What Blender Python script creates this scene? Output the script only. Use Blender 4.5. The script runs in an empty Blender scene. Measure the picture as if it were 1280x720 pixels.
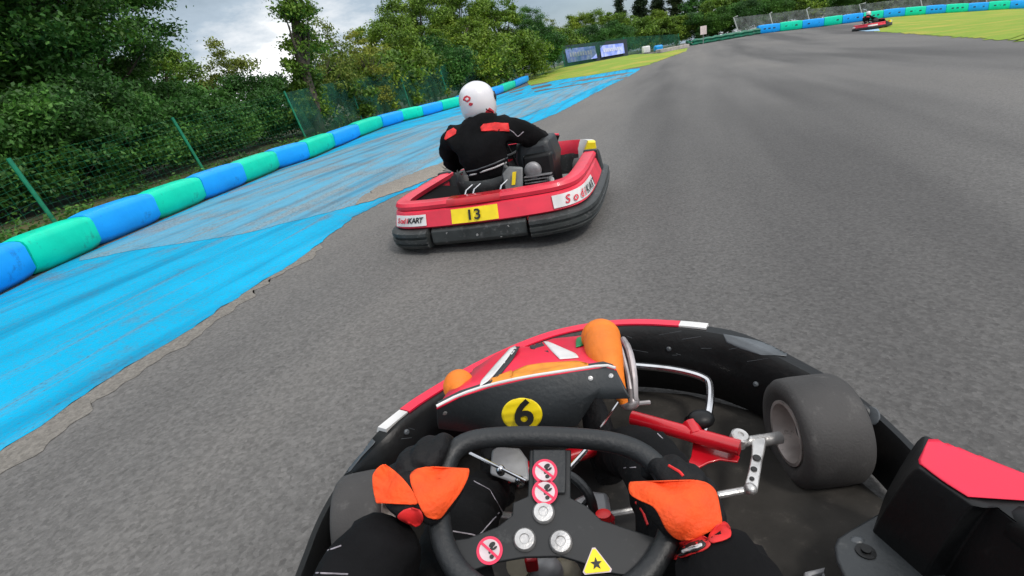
import bpy, bmesh, random, math
from math import sin, cos, tan, atan, atan2, pi, hypot, radians, sqrt, exp
from mathutils import Vector as V, Matrix, Quaternion, noise
from mathutils.bvhtree import BVHTree
random.seed(7)
SC = bpy.context.scene
COL = SC.collection
# ---------------------------------------------------------------- camera maths (pixels are those of a 1280x720 frame)
FPX = 640.0; ROLL = atan(.16); PIT = atan((360-88)*cos(ROLL)/FPX); HC = 1.1
CX = V((cos(ROLL), -sin(ROLL)*sin(PIT), -sin(ROLL)*cos(PIT)))
CY = V((sin(ROLL), cos(ROLL)*sin(PIT), cos(ROLL)*cos(PIT)))
CF = V((0, cos(PIT), -sin(PIT)))
CAMP = V((0, 0, HC))
def ray(px, py): return CF + CX*((px-640)/FPX) - CY*((py-360)/FPX)
def atz(px, py, z):
    r = ray(px, py); return CAMP + r*((z-HC)/r.z)
def atd(px, py, d): return CAMP + ray(px, py)*d
def aty(px, py, y):
    r = ray(px, py); return CAMP + r*(y/r.y)
def onplane(px, py, c, n):
    r = ray(px, py); return CAMP + r*((c-CAMP).dot(n)/r.dot(n))
def hor(px): return 88+.16*(640-px)
def lerp_t(tab, x):
    if x <= tab[0][0]: return tab[0][1:]
    for a, b in zip(tab, tab[1:]):
        if x <= b[0]:
            f = (x-a[0])/(b[0]-a[0]); return tuple(p+(q-p)*f for p, q in zip(a[1:], b[1:]))
    return tab[-1][1:]
# ---------------------------------------------------------------- terrain: flat near the karts, gently tilted far away
ZT = []
for px, py in ((560, 112), (620, 103), (650, 96), (700, 84), (780, 69.5), (860, 58), (952, 42), (1030, 33), (1116, 21.5), (1170, 17.2), (1260, 11.5), (1350, 8), (1500, 4)):
    p = atd(px, py, 51.0)
    ZT.append((atan2(p.x, p.y), p.z if px > 640 else (0 if px < 600 else .15), hypot(p.x, p.y)))
def zt(x, y):
    r = hypot(x, y)
    if r < 24 or y < 0: return 0.0
    az = atan2(x, y)
    z, rr = lerp_t(ZT, az)
    t = min(1, max(0, (r-24)/(rr-24))); t = t*t*(3-2*t)
    k = min(1, max(0, (y/r-.05)/.3))
    return z*t*k
def atg(px, py):
    r = ray(px, py); t = .5
    while t < 400:
        p = CAMP+r*t
        if p.z <= zt(p.x, p.y):
            a, b = t/1.03, t
            for _ in range(18):
                m = (a+b)/2; p = CAMP+r*m
                if p.z <= zt(p.x, p.y): b = m
                else: a = m
            return CAMP+r*b
        t *= 1.03
    return CAMP+r*110
# ---------------------------------------------------------------- materials
MT = {}
def mat(name, col, rough=.6, metal=0, var=.15, scale=8, bump=0, bscale=None, col2=None, coat=0, sheen=0, spec=.5, wear=None):
    """principled material with procedural colour variation, optional bump and grime"""
    if name in MT: return MT[name]
    m = bpy.data.materials.new(name); m.use_nodes = True; nt = m.node_tree; N = nt.nodes; L = nt.links
    b = N['Principled BSDF']
    tc = N.new('ShaderNodeTexCoord'); nz = N.new('ShaderNodeTexNoise'); nz.inputs['Scale'].default_value = scale; nz.inputs['Detail'].default_value = 6
    L.new(tc.outputs['Object'], nz.inputs['Vector'])
    rp = N.new('ShaderNodeValToRGB'); L.new(nz.outputs['Fac'], rp.inputs['Fac'])
    c2 = col2 or tuple(c*(1-var*1.6) for c in col)
    rp.color_ramp.elements[0].position = .32; rp.color_ramp.elements[1].position = .68
    rp.color_ramp.elements[0].color = (*c2, 1); rp.color_ramp.elements[1].color = (*[min(1, c*(1+var*.5)) for c in col], 1)
    out = rp.outputs['Color']
    if wear:
        n2 = N.new('ShaderNodeTexNoise'); n2.inputs['Scale'].default_value = wear[1]; n2.inputs['Detail'].default_value = 9; n2.inputs['Roughness'].default_value = .75
        L.new(tc.outputs['Object'], n2.inputs['Vector'])
        r2 = N.new('ShaderNodeValToRGB'); r2.color_ramp.elements[0].position = wear[2]; r2.color_ramp.elements[1].position = wear[2]+.12
        r2.color_ramp.elements[0].color = (0, 0, 0, 1); r2.color_ramp.elements[1].color = (wear[3],)*3+(1,)
        L.new(n2.outputs['Fac'], r2.inputs['Fac'])
        mx = N.new('ShaderNodeMix'); mx.data_type = 'RGBA'; L.new(r2.outputs['Color'], mx.inputs[0]); L.new(out, mx.inputs[6]); mx.inputs[7].default_value = (*wear[0], 1)
        out = mx.outputs[2]
    L.new(out, b.inputs['Base Color'])
    rr = N.new('ShaderNodeMapRange'); L.new(nz.outputs['Fac'], rr.inputs[0]); rr.inputs[3].default_value = max(.03, rough-.1); rr.inputs[4].default_value = min(1, rough+.12)
    L.new(rr.outputs[0], b.inputs['Roughness'])
    b.inputs['Metallic'].default_value = metal; b.inputs['Coat Weight'].default_value = coat; b.inputs['Sheen Weight'].default_value = sheen
    b.inputs['Specular IOR Level'].default_value = spec
    if bump:
        n3 = N.new('ShaderNodeTexNoise'); n3.inputs['Scale'].default_value = bscale or scale*8; n3.inputs['Detail'].default_value = 5
        L.new(tc.outputs['Object'], n3.inputs['Vector'])
        bp = N.new('ShaderNodeBump'); bp.inputs['Strength'].default_value = bump; bp.inputs['Distance'].default_value = .01
        L.new(n3.outputs['Fac'], bp.inputs['Height']); L.new(bp.outputs['Normal'], b.inputs['Normal'])
    MT[name] = m; return m
def nmat(name):
    m = bpy.data.materials.new(name); m.use_nodes = True; MT[name] = m
    return m, m.node_tree.nodes, m.node_tree.links, m.node_tree.nodes['Principled BSDF']
def node(N, t, **kw):
    n = N.new(t)
    for k, v in kw.items():
        if k.startswith('i_'): n.inputs[k[2:].replace('_', ' ')].default_value = v
        else: setattr(n, k, v)
    return n
def ramp(N, L, src, stops):
    r = N.new('ShaderNodeValToRGB'); e = r.color_ramp.elements
    while len(e) < len(stops): e.new(.5)
    for el, (p, c) in zip(e, stops): el.position = p; el.color = (*c, 1) if len(c) == 3 else c
    L.new(src, r.inputs['Fac']); return r.outputs['Color']
def mixc(N, L, f, a, b, mode='MIX'):
    mx = N.new('ShaderNodeMix'); mx.data_type = 'RGBA'; mx.blend_type = mode
    for s, i in ((f, 0), (a, 6), (b, 7)):
        if isinstance(s, (int, float)): mx.inputs[i].default_value = s
        elif isinstance(s, tuple): mx.inputs[i].default_value = (*s, 1)
        else: L.new(s, mx.inputs[i])
    return mx.outputs[2]
def asphalt(name, base, tint, stone=.5):
    m, N, L, b = nmat(name)
    tc = N.new('ShaderNodeTexCoord'); co = tc.outputs['Object']
    big = node(N, 'ShaderNodeTexNoise', i_Scale=.35, i_Detail=5); L.new(co, big.inputs['Vector'])
    # streaks along the direction of travel
    mp = node(N, 'ShaderNodeMapping'); mp.vector_type = 'TEXTURE'; mp.inputs['Scale'].default_value = (.45, 7, 1); mp.inputs['Rotation'].default_value = (0, 0, radians(-24)); L.new(co, mp.inputs['Vector'])
    mq = node(N, 'ShaderNodeMapping'); mq.vector_type = 'TEXTURE'; mq.inputs['Scale'].default_value = (2.6, 30, 1); mq.inputs['Rotation'].default_value = (0, 0, radians(-20)); L.new(co, mq.inputs['Vector'])
    ln = node(N, 'ShaderNodeTexNoise', i_Scale=1.0, i_Detail=3); L.new(mq.outputs[0], ln.inputs['Vector'])
    st = node(N, 'ShaderNodeTexNoise', i_Scale=1.6, i_Detail=6); L.new(mp.outputs[0], st.inputs['Vector'])
    vo = node(N, 'ShaderNodeTexVoronoi', i_Scale=75.0); L.new(co, vo.inputs['Vector'])
    fn = node(N, 'ShaderNodeTexNoise', i_Scale=38.0, i_Detail=7, i_Roughness=.7); L.new(co, fn.inputs['Vector'])
    mid = node(N, 'ShaderNodeTexNoise', i_Scale=7.0, i_Detail=5); L.new(co, mid.inputs['Vector'])
    d = tuple(c*.72 for c in base); h = tuple(c*1.25 for c in base)
    c = ramp(N, L, big.outputs['Fac'], [(.3, d), (.7, h)])
    c = mixc(N, L, .35, c, ramp(N, L, st.outputs['Fac'], [(.35, tuple(x*.7 for x in base)), (.65, tint)]))
    c = mixc(N, L, .25, c, ramp(N, L, mid.outputs['Fac'], [(.35, tuple(x*.7 for x in base)), (.7, tuple(x*1.35 for x in base))]))
    c = mixc(N, L, stone, c, ramp(N, L, fn.outputs['Fac'], [(.3, tuple(x*.35 for x in base)), (.5, base), (.72, tuple(x*1.9 for x in base))]))
    c = mixc(N, L, .3, c, ramp(N, L, vo.outputs['Color'], [(.1, tuple(x*.45 for x in base)), (.9, tuple(x*1.7 for x in base))]))
    c = mixc(N, L, 1.0, c, ramp(N, L, ln.outputs['Fac'], [(.38, (.60, .60, .61)), (.50, (.95, .95, .95)), (.66, (1.2, 1.18, 1.15))]), 'MULTIPLY')
    sp = node(N, 'ShaderNodeTexNoise', i_Scale=130.0, i_Detail=2); L.new(co, sp.inputs['Vector'])
    c = mixc(N, L, ramp(N, L, sp.outputs['Fac'], [(.66, (0, 0, 0)), (.76, (.28,)*3)]), c, (.34, .33, .31))
    b.inputs['Specular IOR Level'].default_value = .3
    L.new(c, b.inputs['Base Color']); b.inputs['Roughness'].default_value = .88
    bp = node(N, 'ShaderNodeBump', i_Strength=.55, i_Distance=.006); L.new(fn.outputs['Fac'], bp.inputs['Height'])
    b2 = node(N, 'ShaderNodeBump', i_Strength=.5, i_Distance=.004); L.new(vo.outputs['Distance'], b2.inputs['Height']); L.new(bp.outputs[0], b2.inputs['Normal'])
    L.new(b2.outputs[0], b.inputs['Normal']); return m
ASPH = asphalt('track asphalt', (.128, .124, .120), (.165, .158, .151))
def paint(name, col, under, cover, angle=26, s=(5.5, .30)):
    m, N, L, b = nmat(name)
    tc = N.new('ShaderNodeTexCoord'); co = tc.outputs['Object']
    mp = node(N, 'ShaderNodeMapping'); mp.vector_type = 'TEXTURE'; mp.inputs['Scale'].default_value = (1/s[0], 1/s[1], 1); mp.inputs['Rotation'].default_value = (0, 0, radians(-14)); L.new(co, mp.inputs['Vector'])
    st = node(N, 'ShaderNodeTexNoise', i_Scale=1.0, i_Detail=8, i_Roughness=.62); L.new(mp.outputs[0], st.inputs['Vector'])
    fn = node(N, 'ShaderNodeTexNoise', i_Scale=45.0, i_Detail=6); L.new(co, fn.inputs['Vector'])
    pt = node(N, 'ShaderNodeTexNoise', i_Scale=.9, i_Detail=8, i_Roughness=.65); L.new(co, pt.inputs['Vector'])
    u = ramp(N, L, fn.outputs['Fac'], [(.3, tuple(x*.6 for x in under)), (.7, tuple(x*1.3 for x in under))])
    pc = ramp(N, L, pt.outputs['Fac'], [(.3, tuple(x*.8 for x in col)), (.7, tuple(min(1, x*1.1) for x in col))])
    f1 = ramp(N, L, st.outputs['Fac'], [(cover-.07, (1, 1, 1)), (cover+.05, (0, 0, 0))])
    f2 = ramp(N, L, fn.outputs['Fac'], [(.28, (.5,)*3), (.5, (0, 0, 0))])
    f3 = ramp(N, L, pt.outputs['Fac'], [(cover-.08, (.9,)*3), (cover+.04, (0, 0, 0))])
    f = mixc(N, L, 1.0, f1, f2, 'ADD'); f = mixc(N, L, 1.0, f, f3, 'ADD')
    f = mixc(N, L, 1.0, f, (.75, .75, .75), 'MULTIPLY')
    c = mixc(N, L, f, pc, u)
    gm = node(N, 'ShaderNodeMapping'); gm.vector_type = 'TEXTURE'; gm.inputs['Scale'].default_value = (.22, 4.5, 1); gm.inputs['Rotation'].default_value = (0, 0, radians(-18)); L.new(co, gm.inputs['Vector'])
    gn = node(N, 'ShaderNodeTexNoise', i_Scale=1.0, i_Detail=5); L.new(gm.outputs[0], gn.inputs['Vector'])
    c = mixc(N, L, 1.0, c, ramp(N, L, gn.outputs['Fac'], [(.33, (.62, .68, .72)), (.5, (1, 1, 1)), (.68, (1.0, 1.04, 1.04)), (.74, (1.3, 1.1, 1.02))]), 'MULTIPLY')
    L.new(c, b.inputs['Base Color']); b.inputs['Roughness'].default_value = .8; b.inputs['Specular IOR Level'].default_value = .15
    bp = node(N, 'ShaderNodeBump', i_Strength=.4, i_Distance=.005); L.new(fn.outputs['Fac'], bp.inputs['Height']); L.new(bp.outputs[0], b.inputs['Normal'])
    return m
def grassmat(name, a, bcol, dry, dryth=.55):
    m, N, L, b = nmat(name)
    co = N.new('ShaderNodeTexCoord').outputs['Object']
    n1 = node(N, 'ShaderNodeTexNoise', i_Scale=.5, i_Detail=7); L.new(co, n1.inputs['Vector'])
    n2 = node(N, 'ShaderNodeTexNoise', i_Scale=22.0, i_Detail=6, i_Roughness=.7); L.new(co, n2.inputs['Vector'])
    c = ramp(N, L, n2.outputs['Fac'], [(.3, a), (.7, bcol)])
    f = ramp(N, L, n1.outputs['Fac'], [(dryth-.08, (0, 0, 0)), (dryth+.12, (.8,)*3)])
    c = mixc(N, L, f, c, dry); L.new(c, b.inputs['Base Color']); b.inputs['Roughness'].default_value = .9
    bp = node(N, 'ShaderNodeBump', i_Strength=.8, i_Distance=.03); L.new(n2.outputs['Fac'], bp.inputs['Height']); L.new(bp.outputs[0], b.inputs['Normal'])
    return m
def leafmat(name, dark, mid, light, dens=1.0):
    m = bpy.data.materials.new(name); m.use_nodes = True; nt = m.node_tree; N = nt.nodes; L = nt.links; N.clear(); MT[name] = m
    out = N.new('ShaderNodeOutputMaterial'); g = N.new('ShaderNodeNewGeometry'); oi = N.new('ShaderNodeObjectInfo')
    co = N.new('ShaderNodeTexCoord').outputs['Object']
    n1 = node(N, 'ShaderNodeTexNoise', i_Scale=.9, i_Detail=4); L.new(co, n1.inputs['Vector'])
    c = ramp(N, L, n1.outputs['Fac'], [(.32, dark), (.5, mid), (.7, light)])
    rv = ramp(N, L, g.outputs['Random Per Island'], [(0, (.6,)*3), (1, (1.45,)*3)])
    c = mixc(N, L, 1.0, c, rv, 'MULTIPLY')
    ov = ramp(N, L, oi.outputs['Random'], [(0, (.75, .85, .8)), (.5, (1, 1, 1)), (1, (1.25, 1.1, .8))])
    c = mixc(N, L, 1.0, c, ov, 'MULTIPLY')
    d = node(N, 'ShaderNodeBsdfPrincipled'); d.inputs['Roughness'].default_value = .55; d.inputs['Specular IOR Level'].default_value = .35
    t = N.new('ShaderNodeBsdfTranslucent'); mx = N.new('ShaderNodeMixShader'); mx.inputs[0].default_value = .28
    L.new(c, d.inputs['Base Color']); L.new(c, t.inputs['Color'])
    L.new(d.outputs[0], mx.inputs[1]); L.new(t.outputs[0], mx.inputs[2]); L.new(mx.outputs[0], out.inputs['Surface'])
    return m
# ---------------------------------------------------------------- mesh helper
def link(o, parent=None):
    COL.objects.link(o)
    if parent: o.parent = parent
    return o
def tag(o, label=None, cat=None, group=None, kind=None):
    if label: o['label'] = label
    if cat: o['category'] = cat
    if group: o['group'] = group
    if kind: o['kind'] = kind
    return o
def empty(name, loc, label, cat, group=None, rz=0):
    o = bpy.data.objects.new(name, None); o.empty_display_size = .1; link(o); o.location = loc; o.rotation_euler = (0, 0, rz)
    return tag(o, label, cat, group)
class MB:
    def __init__(s): s.v = []; s.f = []; s.mi = []; s.cur = 0
    def add(s, vs, fs):
        k = len(s.v); s.v += [tuple(p) for p in vs]; s.f += [tuple(i+k for i in f) for f in fs]; s.mi += [s.cur]*len(fs); return s
    def box(s, c, d, R=None):
        c = V(c); x, y, z = [q/2 for q in d]
        vs = [V((a, b, e)) for a in (-x, x) for b in (-y, y) for e in (-z, z)]
        if R is not None: vs = [R @ p for p in vs]
        return s.add([p+c for p in vs], [(0, 1, 3, 2), (4, 6, 7, 5), (0, 4, 5, 1), (2, 3, 7, 6), (0, 2, 6, 4), (1, 5, 7, 3)])
    def tube(s, pts, r, n=12, caps=True, closed=False, smooth=0):
        pts = [V(p) for p in pts]
        rs = list(r) if isinstance(r, (list, tuple)) else [r]*len(pts)
        for _ in range(smooth):
            q = []; qr = []
            m = len(pts)
            rng = range(m) if closed else range(m-1)
            if not closed: q.append(pts[0]); qr.append(rs[0])
            for i in rng:
                a, b = pts[i], pts[(i+1) % m]; ra, rb = rs[i], rs[(i+1) % m]
                q += [a*.75+b*.25, a*.25+b*.75]; qr += [ra*.75+rb*.25, ra*.25+rb*.75]
            if not closed: q.append(pts[-1]); qr.append(rs[-1])
            pts, rs = q, qr
        m = len(pts); vs = []; fs = []
        up = None
        for i in range(m):
            if closed: t = pts[(i+1) % m]-pts[i-1]
            else: t = pts[min(i+1, m-1)]-pts[max(i-1, 0)]
            t = t.normalized() if t.length > 1e-9 else V((0, 0, 1))
            if up is None:
                up = t.cross(V((0, 0, 1))) if abs(t.z) < .9 else t.cross(V((1, 0, 0)))
            up = (up - t*up.dot(t)).normalized(); w = t.cross(up)
            for k in range(n):
                a = 2*pi*k/n; vs.append(pts[i]+(up*cos(a)+w*sin(a))*rs[i])
        R = m if closed else m-1
        for i in range(R):
            j = (i+1) % m
            for k in range(n): fs.append((i*n+k, i*n+(k+1) % n, j*n+(k+1) % n, j*n+k))
        if caps and not closed: fs += [tuple(range(n))[::-1], tuple((m-1)*n+k for k in range(n))]
        return s.add(vs, fs)
    def lathe(s, prof, c, axis, n=32, closed=True):
        """prof: (distance along axis, radius)"""
        c = V(c); a = V(axis).normalized(); u = a.orthogonal().normalized(); w = a.cross(u); vs = []; fs = []
        for h, r in prof:
            for k in range(n):
                t = 2*pi*k/n; vs.append(c+a*h+(u*cos(t)+w*sin(t))*r)
        m = len(prof)
        for i in range(m-1):
            for k in range(n): fs.append((i*n+k, (i+1)*n+k, (i+1)*n+(k+1) % n, i*n+(k+1) % n))
        if closed:
            if prof[0][1] > 1e-6: fs.append(tuple(range(n)))
            if prof[-1][1] > 1e-6: fs.append(tuple((m-1)*n+k for k in range(n))[::-1])
        return s.add(vs, fs)
    def cyl(s, a, b, r, n=20, r2=None):
        a = V(a); b = V(b); return s.lathe([(0, r), ((b-a).length, r if r2 is None else r2)], a, b-a, n)
    def ell(s, c, r, n=20, m=12, R=None):
        c = V(c); vs = []; fs = []
        for i in range(m+1):
            p = pi*i/m
            for k in range(n):
                t = 2*pi*k/n; q = V((r[0]*sin(p)*cos(t), r[1]*sin(p)*sin(t), r[2]*cos(p)))
                if R is not None: q = R @ q
                vs.append(c+q)
        for i in range(m):
            for k in range(n): fs.append((i*n+k, (i+1)*n+k, (i+1)*n+(k+1) % n, i*n+(k+1) % n))
        return s.add(vs, fs)
    def prism(s, poly, thick):
        """poly: list of 3D points (roughly planar); thick: 3D offset vector"""
        P = [V(p) for p in poly]; n = len(P); t = V(thick)
        fs = [tuple(range(n)), tuple(range(2*n-1, n-1, -1))]+[(i, i+n, (i+1) % n+n, (i+1) % n) for i in range(n)]
        return s.add(P+[p+t for p in P], fs)
    def loft(s, rings, cap=True, closed=True):
        n = len(rings[0]); vs = [p for r in rings for p in r]; fs = []
        for i in range(len(rings)-1):
            for k in range(n if closed else n-1): fs.append((i*n+k, i*n+(k+1) % n, (i+1)*n+(k+1) % n, (i+1)*n+k))
        if cap: fs += [tuple(range(n))[::-1], tuple((len(rings)-1)*n+k for k in range(n))]
        return s.add(vs, fs)
    def build(s, name, mats, parent=None, sharp=35, bevel=0, sub=0, origin=None, fix=True, solid=0, segs=2):
        me = bpy.data.meshes.new(name)
        vs = [V(p)-V(origin) for p in s.v] if origin is not None else s.v
        me.from_pydata([tuple(p) for p in vs], [], s.f)
        for m in (mats if isinstance(mats, (list, tuple)) else [mats]): me.materials.append(m)
        me.polygons.foreach_set('material_index', s.mi)
        if fix:
            b = bmesh.new(); b.from_mesh(me); bmesh.ops.remove_doubles(b, verts=b.verts, dist=1e-5); bmesh.ops.recalc_face_normals(b, faces=b.faces); b.to_mesh(me); b.free()
        if sharp: me.shade_smooth(); me.set_sharp_from_angle(angle=radians(sharp))
        o = bpy.data.objects.new(name, me); link(o, parent)
        if origin is not None: o.location = origin
        if solid: md = o.modifiers.new('solid', 'SOLIDIFY'); md.thickness = solid; md.offset = 0
        if sub: md = o.modifiers.new('sub', 'SUBSURF'); md.levels = sub; md.render_levels = sub
        if bevel: md = o.modifiers.new('bevel', 'BEVEL'); md.width = bevel; md.segments = segs; md.limit_method = 'ANGLE'; md.angle_limit = radians(38)
        return o
def sweep(path, prof, n=60, closed=False, smooth=2):
    """sweep profile [(inward, z)] along a path of (x, y) with the inside on the right of travel"""
    p = [V((a[0], a[1])) for a in path]
    for _ in range(smooth):
        q = [p[0]]
        for a, b in zip(p, p[1:]): q += [a*.75+b*.25, a*.25+b*.75]
        q.append(p[-1]); p = q
    rings = []
    for i, a in enumerate(p):
        t = (p[min(i+1, len(p)-1)]-p[max(i-1, 0)]).normalized(); nrm = V((t.y, -t.x))
        rings.append([V((a.x+nrm.x*d, a.y+nrm.y*d, z)) for d, z in prof])
    return rings
def text(body, size, M4, m, name, parent, extrude=.0008, sx=1, shear=0, bold=0):
    cu = bpy.data.curves.new(name, 'FONT'); cu.body = body; cu.size = size; cu.align_x = 'CENTER'; cu.align_y = 'CENTER'; cu.extrude = extrude; cu.shear = shear; cu.offset = bold
    cu.resolution_u = 4
    o = bpy.data.objects.new(name, cu); COL.objects.link(o)
    dg = bpy.context.evaluated_depsgraph_get(); me = bpy.data.meshes.new_from_object(o.evaluated_get(dg))
    bpy.data.objects.remove(o); bpy.data.curves.remove(cu)
    me.transform(M4 @ Matrix.Diagonal((sx, 1, 1, 1))); me.materials.clear(); me.materials.append(m); me.name = name
    o = bpy.data.objects.new(name, me); return link(o, parent)
def frame(c, u, v):
    """4x4 with x=u, y=v, z=normal, at c"""
    u = V(u).normalized(); w = u.cross(V(v)).normalized(); v = w.cross(u)
    M = Matrix((u, v, w)).transposed().to_4x4(); M.translation = V(c); return M
def skin(name, verts, edges, radii, m, parent=None, root=0, sub=2, disp=0, dscale=.08):
    me = bpy.data.meshes.new(name); bm = bmesh.new(); ly = bm.verts.layers.skin.verify(); vs = []
    for i, (p, r) in enumerate(zip(verts, radii)):
        v = bm.verts.new(p); r = r if isinstance(r, tuple) else (r, r); v[ly].radius = r; v[ly].use_root = (i == root); vs.append(v)
    for a, b in edges: bm.edges.new((vs[a], vs[b]))
    bm.to_mesh(me); bm.free(); me.materials.append(m)
    o = bpy.data.objects.new(name, me); link(o, parent)
    md = o.modifiers.new('skin', 'SKIN'); md.use_smooth_shade = True; md.branch_smoothing = .4
    md = o.modifiers.new('sub', 'SUBSURF'); md.levels = sub; md.render_levels = sub
    # bake to a plain mesh so that it can be copied and draped on
    bpy.context.view_layer.update()
    dg = bpy.context.evaluated_depsgraph_get(); nm = bpy.data.meshes.new_from_object(o.evaluated_get(dg)); nm.name = name
    o.modifiers.clear(); o.data = nm; nm.materials.clear(); nm.materials.append(m)
    if disp:
        nm.update()
        nr = [v.normal.copy() for v in nm.vertices]
        for v, n_ in zip(nm.vertices, nr):
            q = v.co/dscale
            d = noise.noise(q)*.45+(.5-2*abs(noise.noise(V((q.x*1.4+q.z*.8, q.y*1.4+3, q.z*2.3)))))*.55
            v.co += n_*(d*disp)
    for p in nm.polygons: p.use_smooth = True
    nm.update(); return o
def chain(verts, edges, radii, pts, rs, start=None):
    """append a chain; returns index of last"""
    prev = start
    for p, r in zip(pts, rs):
        verts.append(V(p)); radii.append(r); k = len(verts)-1
        if prev is not None: edges.append((prev, k))
        prev = k
    return prev
def bvh_of(objs):
    vs = []; fs = []
    bpy.context.view_layer.update(); dg = bpy.context.evaluated_depsgraph_get()
    for o in objs:
        e = o.evaluated_get(dg); me = e.to_mesh(); k = len(vs); mw = o.matrix_world
        vs += [mw @ v.co for v in me.vertices]; fs += [tuple(i+k for i in p.vertices) for p in me.polygons]; e.to_mesh_clear()
    return BVHTree.FromPolygons(vs, fs)
def drape(name, poly, targets, m, parent, off=.002, rows=14, cols=10, origin=None, dmax=3, bv=None, soft=0):
    """a thin patch (sticker, cloth panel) lying on the real surface of the targets; poly in photo pixels, row-monotone"""
    bv = bv or bvh_of(targets)
    y0 = min(p[1] for p in poly); y1 = max(p[1] for p in poly); vs = []; fs = []; grid = []
    for i in range(rows+1):
        y = y0+(y1-y0)*(.004+.992*i/rows); xs = []
        for (xa, ya), (xb, yb) in zip(poly, poly[1:]+poly[:1]):
            if (ya <= y) != (yb <= y): xs.append(xa+(xb-xa)*(y-ya)/(yb-ya))
        if len(xs) < 2: grid.append(None); continue
        a, b = min(xs), max(xs); row = []
        for j in range(cols+1):
            r = ray(a+(b-a)*j/cols, y).normalized(); h = bv.ray_cast(CAMP, r, dmax)
            if h[0] is None: row.append(None)
            else:
                n = h[1]
                if n.dot(r) > 0: n = -n
                row.append(len(vs)); vs.append(h[0]+n*off)
        grid.append(row)
    for i in range(rows):
        if grid[i] is None or grid[i+1] is None: continue
        for j in range(cols):
            q = (grid[i][j], grid[i][j+1], grid[i+1][j+1], grid[i+1][j])
            if None in q: continue
            if max((vs[q[a]]-vs[q[b]]).length for a, b in ((0, 2), (1, 3))) > .08*max(1, (vs[q[0]]-CAMP).length): continue
            fs.append(q)
    if soft:
        T = [[None]*(cols+1) for _ in range(rows+1)]; D = {}
        for i in range(rows+1):
            y = y0+(y1-y0)*(.004+.992*i/rows); xs = []
            for (xa, ya), (xb, yb) in zip(poly, poly[1:]+poly[:1]):
                if (ya <= y) != (yb <= y): xs.append(xa+(xb-xa)*(y-ya)/(yb-ya))
            a, b = min(xs), max(xs)
            for j in range(cols+1):
                r = ray(a+(b-a)*j/cols, y).normalized(); D[i, j] = r; h = bv.ray_cast(CAMP, r, dmax); T[i][j] = h[3] if h[0] is not None else None
        good = sorted(t for row in T for t in row if t is not None); med = good[len(good)//2]
        for row in T:
            for j in range(cols+1):
                if row[j] is not None and abs(row[j]-med) > soft: row[j] = None
        for _ in range(60):
            if not any(t is None for row in T for t in row): break
            T2 = [r_[:] for r_ in T]
            for i in range(rows+1):
                for j in range(cols+1):
                    if T[i][j] is None:
                        nb = [T[a][b] for a in range(max(0, i-1), min(rows, i+1)+1) for b in range(max(0, j-1), min(cols, j+1)+1) if T[a][b] is not None]
                        if nb: T2[i][j] = sum(nb)/len(nb)
            T = T2
        S = [r_[:] for r_ in T]
        for _ in range(4):
            S = [[sum(S[a][b] for a in range(max(0, i-1), min(rows, i+1)+1) for b in range(max(0, j-1), min(cols, j+1)+1))/((min(rows, i+1)-max(0, i-1)+1)*(min(cols, j+1)-max(0, j-1)+1)) for j in range(cols+1)] for i in range(rows+1)]
        vs = [CAMP+D[i, j]*(min(S[i][j], T[i][j])-off) for i in range(rows+1) for j in range(cols+1)]
        fs = [(i*(cols+1)+j, i*(cols+1)+j+1, (i+1)*(cols+1)+j+1, (i+1)*(cols+1)+j) for i in range(rows) for j in range(cols)]
    if not fs: print('DRAPE EMPTY', name, poly[0]); return None
    b = MB(); b.add(vs, fs)
    o = b.build(name, m, None, sharp=60, fix=False, solid=.0016)
    if parent:
        bpy.context.view_layer.update(); o.parent = parent; o.matrix_parent_inverse = parent.matrix_world.inverted()
    return o
def drape_line(name, pts, targets, m, parent, r=.0015, bv=None, smooth=1):
    bv = bv or bvh_of(targets); out = []
    for a, b in zip(pts, pts[1:]):
        n = max(2, int(hypot(b[0]-a[0], b[1]-a[1])/5))
        for i in range(n):
            t = i/n; rr = ray(a[0]+(b[0]-a[0])*t, a[1]+(b[1]-a[1])*t).normalized(); h = bv.ray_cast(CAMP, rr, 3)
            if h[0] is not None and (not out or (h[0]-out[-1]).length < .12): out.append(h[0])
    if len(out) < 2: print('LINE EMPTY', name, pts[0]); return None
    b = MB(); b.tube(out, r, 6, smooth=smooth); o = b.build(name, m, None)
    if parent:
        bpy.context.view_layer.update(); o.parent = parent; o.matrix_parent_inverse = parent.matrix_world.inverted()
    return o
def copy_tree(o, parent=None):
    c = o.copy(); COL.objects.link(c)
    if parent: c.parent = parent
    for ch in list(o.children):
        inv = ch.matrix_parent_inverse.copy(); k = copy_tree(ch, c); k.matrix_parent_inverse = inv
    return c
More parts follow.
